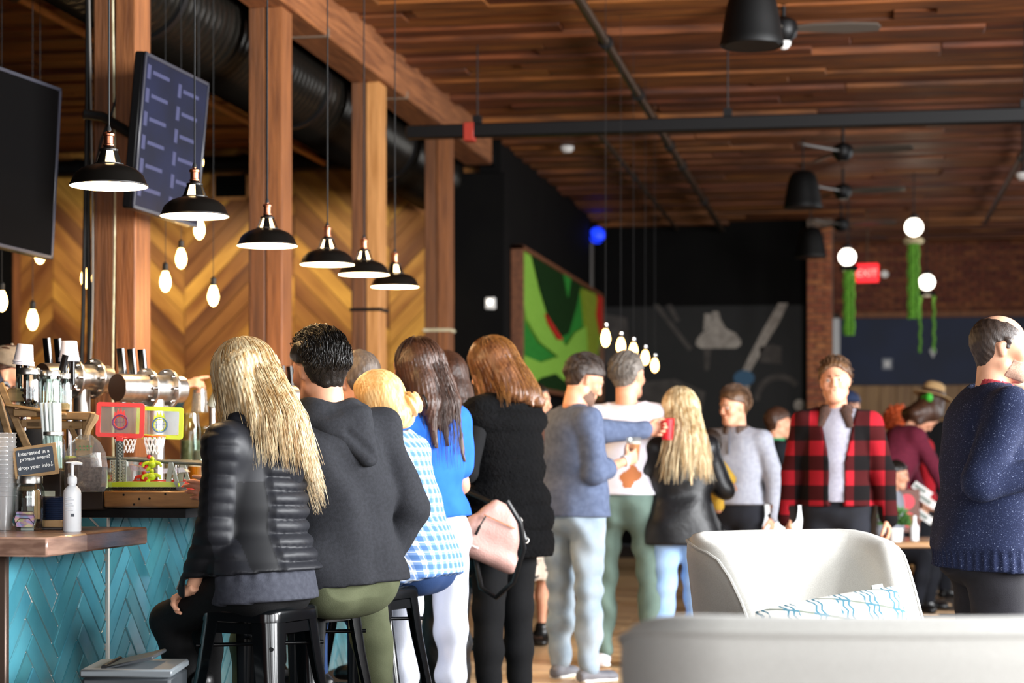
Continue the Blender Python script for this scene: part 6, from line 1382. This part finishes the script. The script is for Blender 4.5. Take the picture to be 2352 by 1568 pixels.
# ---- 10 man in white shirt and green trousers
p = Person('tall man in white long-sleeved shirt and green trousers, back to camera', 1440, 388, 12, 1.85, hy=22, w=1.0, arms={'L': ((-.40, .05, -1), (.02, .10, -1)), 'R': ((.1, .5, -.9), (-.2, 1, .1))}, legs={'L': ((-.12, .10, -1), (.02, -.16, -1)), 'R': ((.10, .0, -1), (.05, -.05, -1))})
p.body(eyes=True, brow=H_GREY); p.pants(C_GREEN, .018, amp=.010, seed=8); p.shoes(S_WHITE, S_SOLE); p.top(cloth('white_jersey', 'e4e2ec', 'd8d6e2', scale=10), .028, .03, name='shirt', amp=.006, seed=7, fz=10, fx=8, mats=[cloth('white_cotton', 'e6e4ee', 'dcdae6', scale=10), M('rust_print', 'b06a3c', .8), M('blue_print', '6a8cc8', .8)], mfun=lambda c: np.where((np.hypot((c[:, 0]-.05)/1.0, (c[:, 2]-1.13)/1.5) < .05+.012*np.sin(np.arctan2(c[:, 2]-1.13, c[:, 0]-.05)*2+1)+.006*np.sin(c[:, 2]*90)) & (c[:, 1] < 0), 1, np.where((np.hypot(c[:, 0]-.06, c[:, 2]-1.27) < .04) & (c[:, 1] < 0), 2, 0)))
p.hair(H_GREY, 'short', vol=.014, amp=.002, nape=-.07); combed(p, H_GREY, 350, .018, .0022)
# ---- 11 blond woman in black leather jacket with a baby
p = Person('woman with long blond hair in black leather jacket and pale jeans', 1562, 390, -6, 1.62, fem=1, w=1.12, hy=-8, arms={'L': ((-.45, .05, -1), (.5, 1, .1)), 'R': ((.42, .1, -1), (-.3, 1, .15))}, det=1.1)
p.body(); p.pants(C_JEAN2, .014, amp=.008, seed=9); p.shoes(S_WHITE)
def flare(v):
    v.cone(p.up(0, 0, .05), p.up(.02, -.02, -.17), (.18, .13), (.25, .17), .04); v.cone(p.up(.12, .02, .05), p.up(.32, .04, -.16), (.05, .03), (.05, .02), .03)
p.top(L_BLACK, .030, -.155, name='leather_jacket', amp=.007, seed=10, fz=14, fx=10, extra=[flare])
p.hair(H_BLOND, 'long', .34, .032, amp=.008, fr=16, out=.07); strands(p, H_BLOND, 420, .34, vol=.034, flare=.5, seed=21, r=.002, out=.07)
bb = p.world(np.array([.20, .14, 1.13])); t = thing('baby', 'baby with yellow sleeve held in front of the blond woman', 'baby', bb, TH)
m_yl = cloth('yellow_knit', 'e8c050', 'd8a83c'); v = V((-.16, -.16, -.25), (.2, .16, .3), .009); v.ell((0, .02, .19), (.065, .075, .08), .02); v.ell((0, .0, 0), (.075, .07, .12), .03); v.cone((.05, -.02, .06), (.11, -.05, -.02), .026, .02, .02); v.cone((.11, -.05, -.02), (.125, -.06, -.06), .018, .016, .01)
for i in range(4): v.cone((.122+.006*i, -.066, -.06), (.124+.008*i, -.075, -.09), .006, .005, .004)
v.cone((-.03, .02, -.1), (-.05, .06, -.2), .035, .025, .02); v.cone((.03, .02, -.1), (.05, .06, -.2), .035, .025, .02); v.cone((0, .02, .09), (0, .02, .15), .03, .03, .02); v.ell((0, .092, .18), (.012, .01, .01), .01)
a, b = v.nets(); emit_mesh('body', [(a, b, 0)], [SKIN], t)
v = V((-.16, -.16, -.25), (.2, .16, .3), .009); v.ell((0, .0, 0), (.088, .082, .13), .03); v.cone((.05, -.02, .06), (.11, -.05, -.02), .04, .036, .02); v.cone((-.03, .02, -.1), (-.05, .06, -.18), .045, .036, .02); v.cone((.03, .02, -.1), (.05, .06, -.18), .045, .036, .02); a, b = v.nets(); emit_mesh('yellow_suit', [(a, b, 0)], [m_yl], t)
v = V((-.1, -.1, .1), (.1, .12, .3), .008); v.ell((0, .015, .2), (.07, .078, .082), .02); v.plane((0, .8, -.6), -.075); a, b = v.nets(); emit_mesh('hair', [(a, b, 0)], [H_SHORT], t)
# ---- 12 man in the grey quarter-zip
C_GZ = cloth('grey_knit', '9a9ca6', '8c8e99', scale=40)
p = Person('man in grey quarter-zip sweater looking left, watch on his wrist', 1692, 345, 205, 1.69, hy=26, hp=-8, w=1.08, arms={'L': ((-.32, .0, -1), (-.02, .12, -1)), 'R': ((.15, .1, -1), (-.2, .6, -.6))}, det=1.1)
p.body(eyes=True, brow=H_SHORT); p.pants(C_DKJEAN, .014); p.shoes(S_BLACK); p.top(C_GZ, .026, .02, name='sweater', amp=.005, seed=12, fz=10, fx=8, neckz=.03); p.hair(H_CHEST, 'short', vol=.014, amp=.002, front=.038); combed(p, H_CHEST, 400, .026, .0022)
def collar(v):
    n = p.neck
    for a in range(30, 331, 20): b = n+np.array([.075*math.sin(R(a)), .06*math.cos(R(a))+.01, .01]); v.cone(b, b+np.array([.012*math.sin(R(a)), .012*math.cos(R(a)), -.04]), .014, .018, .012)
p.vol('collar', collar, cloth('brown_lining', '5a4a42', '4c3e38'), [p.neck], .16, .008)
MB().cyl(p.up(0, .135, .36), p.up(0, .118, .52), .006, n=6).build('zip', cloth('zip_grey', '5a5a62'), p.t)
MB().lathe([(.033, -.012), (.037, 0), (.033, .012)], 20, Matrix.Translation(p.wr['L']-p.fd['L']*.005) @ Vector(p.fd['L']).to_track_quat('Z', 'Y').to_matrix().to_4x4()).box(p.wr['L']+np.array([-.035, 0, 0]), (.012, .035, .04), bev=.003).build('watch', S_BLACK, p.t)
# ---- 13 man in the red plaid shirt
m_pl = plaid('red_buffalo_plaid', '921420', '380709', '080506', .17, .5, 'xz', .95)
p = Person('young man in red and black plaid overshirt walking towards the camera', 1921, 400, 184, 1.80, hp=4, hr=4, w=.96, arms={'L': ((-.30, .0, -1), (-.12, .12, -1)), 'R': ((.27, -.02, -1), (.08, .10, -1))}, legs={'L': ((-.04, .12, -1), (0, -.1, -1)), 'R': ((.04, -.05, -1), (0, -.12, -1))})
p.body(eyes=True, brow=H_DKBR); p.pants(C_DKJEAN, .016); p.shoes(S_BLACK)
p.top(cloth('light_grey_tee', '9a98a4', '8e8c98'), .018, .02, 'short', name='tee_shirt', amp=.004, sleeves=())
def slit(X, Y, Z):
    g = np.abs(X+.012)-(.028+.06*np.clip((Z-(p.neck[2]-.30))/.3, 0, 1)); return np.where((Y > .0) & (g < .02), np.clip(.02-g, 0, .06)*3, 0)
p.top(m_pl, .032, .0, name='plaid_overshirt', amp=.007, seed=14, fz=9, fx=7, ribs=slit, es=.03)
def collar2(v):
    n = p.neck
    for a in list(range(40, 321, 20)): b = n+np.array([.08*math.sin(R(a)), .065*math.cos(R(a)), .02]); v.cone(b, b+np.array([.02*math.sin(R(a)), .02*math.cos(R(a)), -.045]), .012, .016, .012)
    for s_ in (-1, 1): v.cone(n+np.array([s_*.055, .07, .0]), n+np.array([s_*.085, .105, -.10]), (.035, .012), (.02, .01), .02, (1, 0, 0))
p.vol('brown_collar', collar2, cloth('brown_cord', '4a342c', '3a2a24'), [p.neck], .2, .008)
for q in 'LR': p.vol('cuff', lambda v: v.cone(p.wr[q]-p.fd[q]*.05, p.wr[q]-p.fd[q]*.005, .052, .050, .01), cloth('dark_cuff', '1c1412'), [p.wr[q]], .12, .008)
p.hair(H_CHEST, 'short', vol=.014, amp=.002, front=.036); combed(p, H_CHEST, 400, .024, .0022)
# ---- 14 balding man in the navy sweater
nt_ = NT('speckled_navy_wool'); nz = nt_.n('ShaderNodeTexNoise'); nz.inputs['Scale'].default_value = 190; nz.inputs['Detail'].default_value = 2; nt_.l(nt_.coord((1, 1, 1.6)), nz.inputs[0])
nt_.l(nt_.ramp(nz.outputs[0], [(.54, '161d36'), (.64, '222a48'), (.75, '7a8298')]), nt_.b.inputs['Base Color']); nt_.b.inputs['Roughness'].default_value = .9; nt_.b.inputs['Specular IOR Level'].default_value = .2
bmp = nt_.n('ShaderNodeBump'); bmp.inputs['Strength'].default_value = .4; bmp.inputs['Distance'].default_value = .004; nt_.l(nz.outputs[0], bmp.inputs['Height']); nt_.l(bmp.outputs[0], nt_.b.inputs['Normal'])
p = Person('balding man in speckled navy sweater standing at the right edge, facing right', 2268, 622, 72, 1.775, lean=3, hy=10, hp=2, w=1.26, arms={'R': ((.26, -.50, -1), (-.02, 1, .12)), 'L': ((-.1, .2, -1), (.2, 1, .1))}, det=.9)
p.body(eyes=True, brow=H_DKBR, smile=.006, hgrip={'R': dict(curl=45)}); p.pants(cloth('black_jeans', '17161a', '201f24', scale=8), .018, amp=.006, seed=16); p.shoes(S_BLACK)
def hemr(X, Y, Z):
    z0 = p.up(0, 0, -.035)[2]; q = np.clip((z0-Z)*60, 0, 1); return q*(.010+.005*np.sin(np.arctan2(X, Y)*48))
p.top(nt_.m, .034, -.115, name='sweater', amp=.007, seed=17, fz=9, fx=7, ribs=hemr, h=.0075, es=.022, neckz=.02)
p.vol('tee_collar', lambda v: [v.cone(p.neck+np.array([.068*math.sin(R(a)), .06*math.cos(R(a))+.012, .028+.012*-math.cos(R(a))]), p.neck+np.array([.072*math.sin(R(a)), .063*math.cos(R(a))+.012, .012]), .006, .008, .006) for a in range(0, 360, 12)], cloth('coral_tee', 'a83c44'), [p.neck], .13, .006)
v = V((-.12, -.16, -.13), (.12, .14, .16), .0048); v.ell((0, -.016, .034), (.081, .102, .092), .01); v.cone((0, -.05, .0), (0, -.06, -.05), (.066, .045), (.05, .03), .03); v.plane((0, .86, -.42), .018); v.plane((0, -.12, -1), .075); v.ell((0, .055, .11), (.058, .12, .075), .01, cut=True)
X, Y, Z = v.all(); v.f = np.maximum(v.f, (np.where(Y > -.035, .018+.2*(Y+.035), -1)-Z*np.where(Y > -.035, 1, 0)+0*X).astype(f32)); v.cone((.078, .012, .03), (.076, .012, -.0), (.008, .014), (.004, .008), .006, (1, 0, 0)); v.cone((-.078, .012, .03), (-.076, .012, -.0), (.008, .014), (.004, .008), .006, (1, 0, 0)); v.disp(lambda X, Y, Z: .0018*np.sin(X*210)*np.sin(Z*190+Y*170)); emit_mesh('hair', [p.inhead(v)], [H_SHORT], p.t)
stubble(p, M('grey_stubble', '8a6c5a', .85, c2='a88672', scale=220), .0014, .005)
# ---- 15 man with glasses behind him
p = Person('man in glasses and pale blue shirt half hidden behind the navy sweater', 2338, 500, 70, 1.66, w=1.05, det=1.1); p.body(eyes=True, brow=H_GREY, hands=False); p.pants(cloth('navy_trousers', '141c34'), .016); p.shoes(S_BLACK); p.top(cloth('sky_shirt', 'a4b4dc', '98a8d2'), .024, -.02, name='shirt', neckz=.03)
v = V((-.12, -.16, -.13), (.12, .14, .16), .006); v.ell((0, -.016, .030), (.080, .101, .088), .01); v.plane((0, .3, 1), .02); v.plane((0, 1, 0), .0); v.plane((0, 0, -1), .07); emit_mesh('hair', [p.inhead(v)], [H_GREY], p.t)
ge = thing('eyeglasses', 'thin-framed eyeglasses worn by the man behind the navy sweater', 'glasses', p.world(p.head), p.rz)
for x in (-.034, .034): MB().tube([(x+.024*math.cos(a), .106, .004+.018*math.sin(a)) for a in np.linspace(0, 6.283, 17)], .0016, 6).build('rim', m_blackmetal, ge)
MB().cyl((-.01, .106, .008), (.01, .106, .008), .0016, n=6).tube([(.058, .104, .01), (.083, .06, .01), (.086, -.02, .005)], .0016, 6).tube([(-.058, .104, .01), (-.083, .06, .01), (-.086, -.02, .005)], .0016, 6).build('temple', m_blackmetal, ge)
# ---- small far figures
def far(label, px, k, face, H, topc, hairm_, style='short', pantc=None, L=.15, eyes=False, **kw):
    p = Person(label, px, k, face, H, det=1.7, **kw); p.body(eyes=eyes, brow=hairm_); p.pants(pantc or C_DKJEAN, .014); p.shoes(S_BLACK); p.top(topc, .026, -.04, kw.get('slv', 'wrist') if False else 'wrist', name='shirt', amp=.005)
    if style: p.hair(hairm_, style, L, .016, amp=.004)
    return p
p = far('person in maroon sweater leaning over the table, green bow in dark hair', 2026, 292, 62, 1.80, cloth('maroon_knit', '6a2034', '5a1a2c'), H_DKBR, fem=1, lean=28, hp=-25, w=1.15, arms={'R': ((.1, .6, -1), (0, .5, -1)), 'L': ((-.1, .6, -1), (0, .5, -1))}, style='long', L=.02)
MB().ball((0, 0, 0), (.05, .03, .04), 10).ball((.06, 0, .01), (.045, .03, .04), 10).build('green_bow', M('bow_green', '3cb034', .6), p.t, tuple(p.head+np.array([0, .0, .14])))
p = far('person with bright orange curly hair in a red shirt', 2098, 276, 215, 1.66, cloth('red_cotton', 'b01c28', 'a01824'), H_OR, style=None, lean=12, hp=-35, arms={'L': ((-.3, .2, -1), (-.1, .3, -1)), 'R': ((.2, .4, -1), (0, .8, -.4))})
v = V((-.22, -.22, -.12), (.22, .2, .24), .010); v.ell((0, -.01, .06), (.125, .14, .12), .02); v.plane((0, .85, -.5), .05); v.disp(lambda X, Y, Z: .013*np.sin(X*75+2*np.sin(Z*40))*np.sin(Y*70+1)*np.sin(Z*72+2*np.sin(X*45))*2); emit_mesh('curly_hair', [p.inhead(v)], [H_OR], p.t)
p = far('person in black wearing a straw hat, far right of the crowd', 2140, 262, 20, 1.82, C_BLACK, H_DKBR, 'long', L=.0)
ht = thing('straw_hat', 'pale straw hat on the head of the person in black', 'hat', p.world(p.head+np.array([.0, -.0, .075])), p.rz, rot=(R(-14), R(10), p.rz)); m_sw = M('straw', 'd8b484', .8, c2='b8925c', scale=30, stretch=(1, 1, 6), bump=.5)
MB().lathe([(.097, .0), (.105, .02), (.09, .10), (.06, .12), (0, .118)], 24).build('crown', m_sw, ht); MB().lathe([(.095, .0), (.17, -.012), (.172, -.004), (.098, .012)], 28).build('brim', m_sw, ht); MB().lathe([(.102, .015), (.107, .02), (.104, .042), (.10, .045)], 24).build('band', H_DKBR, ht)
p = far('boy in black shirt with green trim, hand raised to his face', 1784, 300, 75, 1.60, cloth('black_jersey', '12161c', '161b22'), H_DKBR, arms={'R': ((.2, .4, -.9), (-.1, .35, 1)), 'L': ((-.15, .1, -1), (0, .3, -1))}, eyes=True)
MB().lathe([(.055, -.015), (.066, -.02), (.06, 0)], 20, Matrix.Translation(p.neck+np.array([0, .01, .03]))).build('green_collar', M('trim_green', '2c8a58', .7), p.t)
p = far('person wearing a navy cap, mostly hidden behind the plaid overshirt', 1952, 258, 175, 1.80, cloth('navy_cotton', '1c2844'), H_DKBR, eyes=True)
def cap(p, label, mat, bx=0, back=False):
    c = thing('baseball_cap', label, 'cap', p.world(p.head), p.rz); c.matrix_world = Matrix.Translation(p.world(p.head)) @ Matrix.Rotation(p.rz, 4, 'Z') @ Matrix((p.Rh).tolist()).to_4x4() @ Matrix.Scale(p.S, 4)
    v = V((-.12, -.15, .0), (.12, .13, .18), .006); v.ell((0, -.014, .04), (.094, .115, .102), .01); v.plane((0, -.15, -1), -.045); a, b = v.nets(); emit_mesh('crown', [(a, b, 0)], [mat], c)
    v = V((-.11, .0, .0), (.11, .22, .12), .006); v.ell((0, .085, .048), (.078, .095, .012), .01); v.plane((0, -1, 0), -.05); a, b = v.nets(); emit_mesh('bill', [(a, b, 0)], [mat], c); MB().ball((0, -.014, .143), .008, 8).build('button', mat, c)
cap(p, 'navy baseball cap with pale front behind the plaid overshirt', M('cap_navy', '2c3c60', .8))
p = far('seated child in grey shirt with dark hair beside the plant', 2032, 302, 105, 1.45, cloth('grey_marl', '8a8e98'), H_BLACK, sit=1, seatz=.45, lean=8, eyes=True)
t = thing('bench', 'low wooden bench under the seated child', 'bench', tuple(p.t.location), p.rz); MB().bb((-.35, -.2, .40), (.35, .2, .45), .006).build('seat', m_oak, t)
for x in (-.3, .3):
    for y in (-.15, .15): MB().cyl((x, y, .4), (x, y, 0), .025, n=8).build('leg', m_oak, t)
# ---- staff behind the bar
p = Person('bearded bartender in khaki cap at the left edge behind the jars', 8, 505, 105, 1.74, hp=-8, det=1.2, arms={'R': ((.1, .3, -1), (0, .6, -.5)), 'L': ((-.1, .3, -1), (0, .6, -.5))}); p.body(eyes=True, brow=H_DKBR); p.pants(C_DKJEAN); p.shoes(S_BLACK); p.top(C_BLACK, .022, -.03, name='shirt'); p.hair(H_DKBR, 'short'); stubble(p, H_DKBR, .006); cap(p, 'khaki baseball cap on the bartender at the left edge', M('cap_khaki', '8c7c68', .85, c2='7a6a58', scale=40))
p = Person('bartender in dark navy cap bending behind the steel tap', 98, 500, -105, 1.69, lean=14, hp=-18, det=1.2, arms={'R': ((.1, .4, -1), (0, .6, -.5)), 'L': ((-.1, .4, -1), (0, .6, -.5))}); p.body(eyes=True, brow=H_BLACK); p.pants(C_DKJEAN); p.shoes(S_BLACK); p.top(C_BLACK, .022, -.03, name='shirt'); p.hair(H_BLACK, 'short'); stubble(p, H_BLACK, .007); cap(p, 'dark navy baseball cap on the bartender behind the tap', M('cap_dark_navy', '161626', .8))
p = Person('bartender in dark green sleeve pointing, hidden behind the first post', 256, 432, 88, 1.66, lean=4, hp=-8, det=1.1, arms={'R': ((.10, .80, .22), (-.05, .35, 1)), 'L': ((-.1, .3, -1), (0, .6, -.5))})
p.body(eyes=True, brow=H_BLACK, hgrip={'R': dict(dir=nrm((0, 1, .28)), palm=np.array([-.5, .2, -.8]), curl=42, point=True, sc=1.05)}); p.pants(C_DKJEAN); p.shoes(S_BLACK); p.top(cloth('dark_green_cotton', '10242a', '142a30'), .02, -.03, name='shirt', es=.01); p.hair(H_BLACK, 'short')
hc = p.world(p.wr['R']+np.array([-.03, .10, -.14])); t = thing('pint_cup', 'clear plastic cup held upside down in the pointing hand', 'cup', hc); MB().lathe([(.045, 0), (.042, .002), (.032, .12), (.0, .122), (0, .124), (.034, .123), (.0455, .003)], 24).build('cup_body', m_glass2, t); MB().lathe([(.043, .0), (.047, .003), (.044, .007)], 24).build('rim', m_glass2, t)
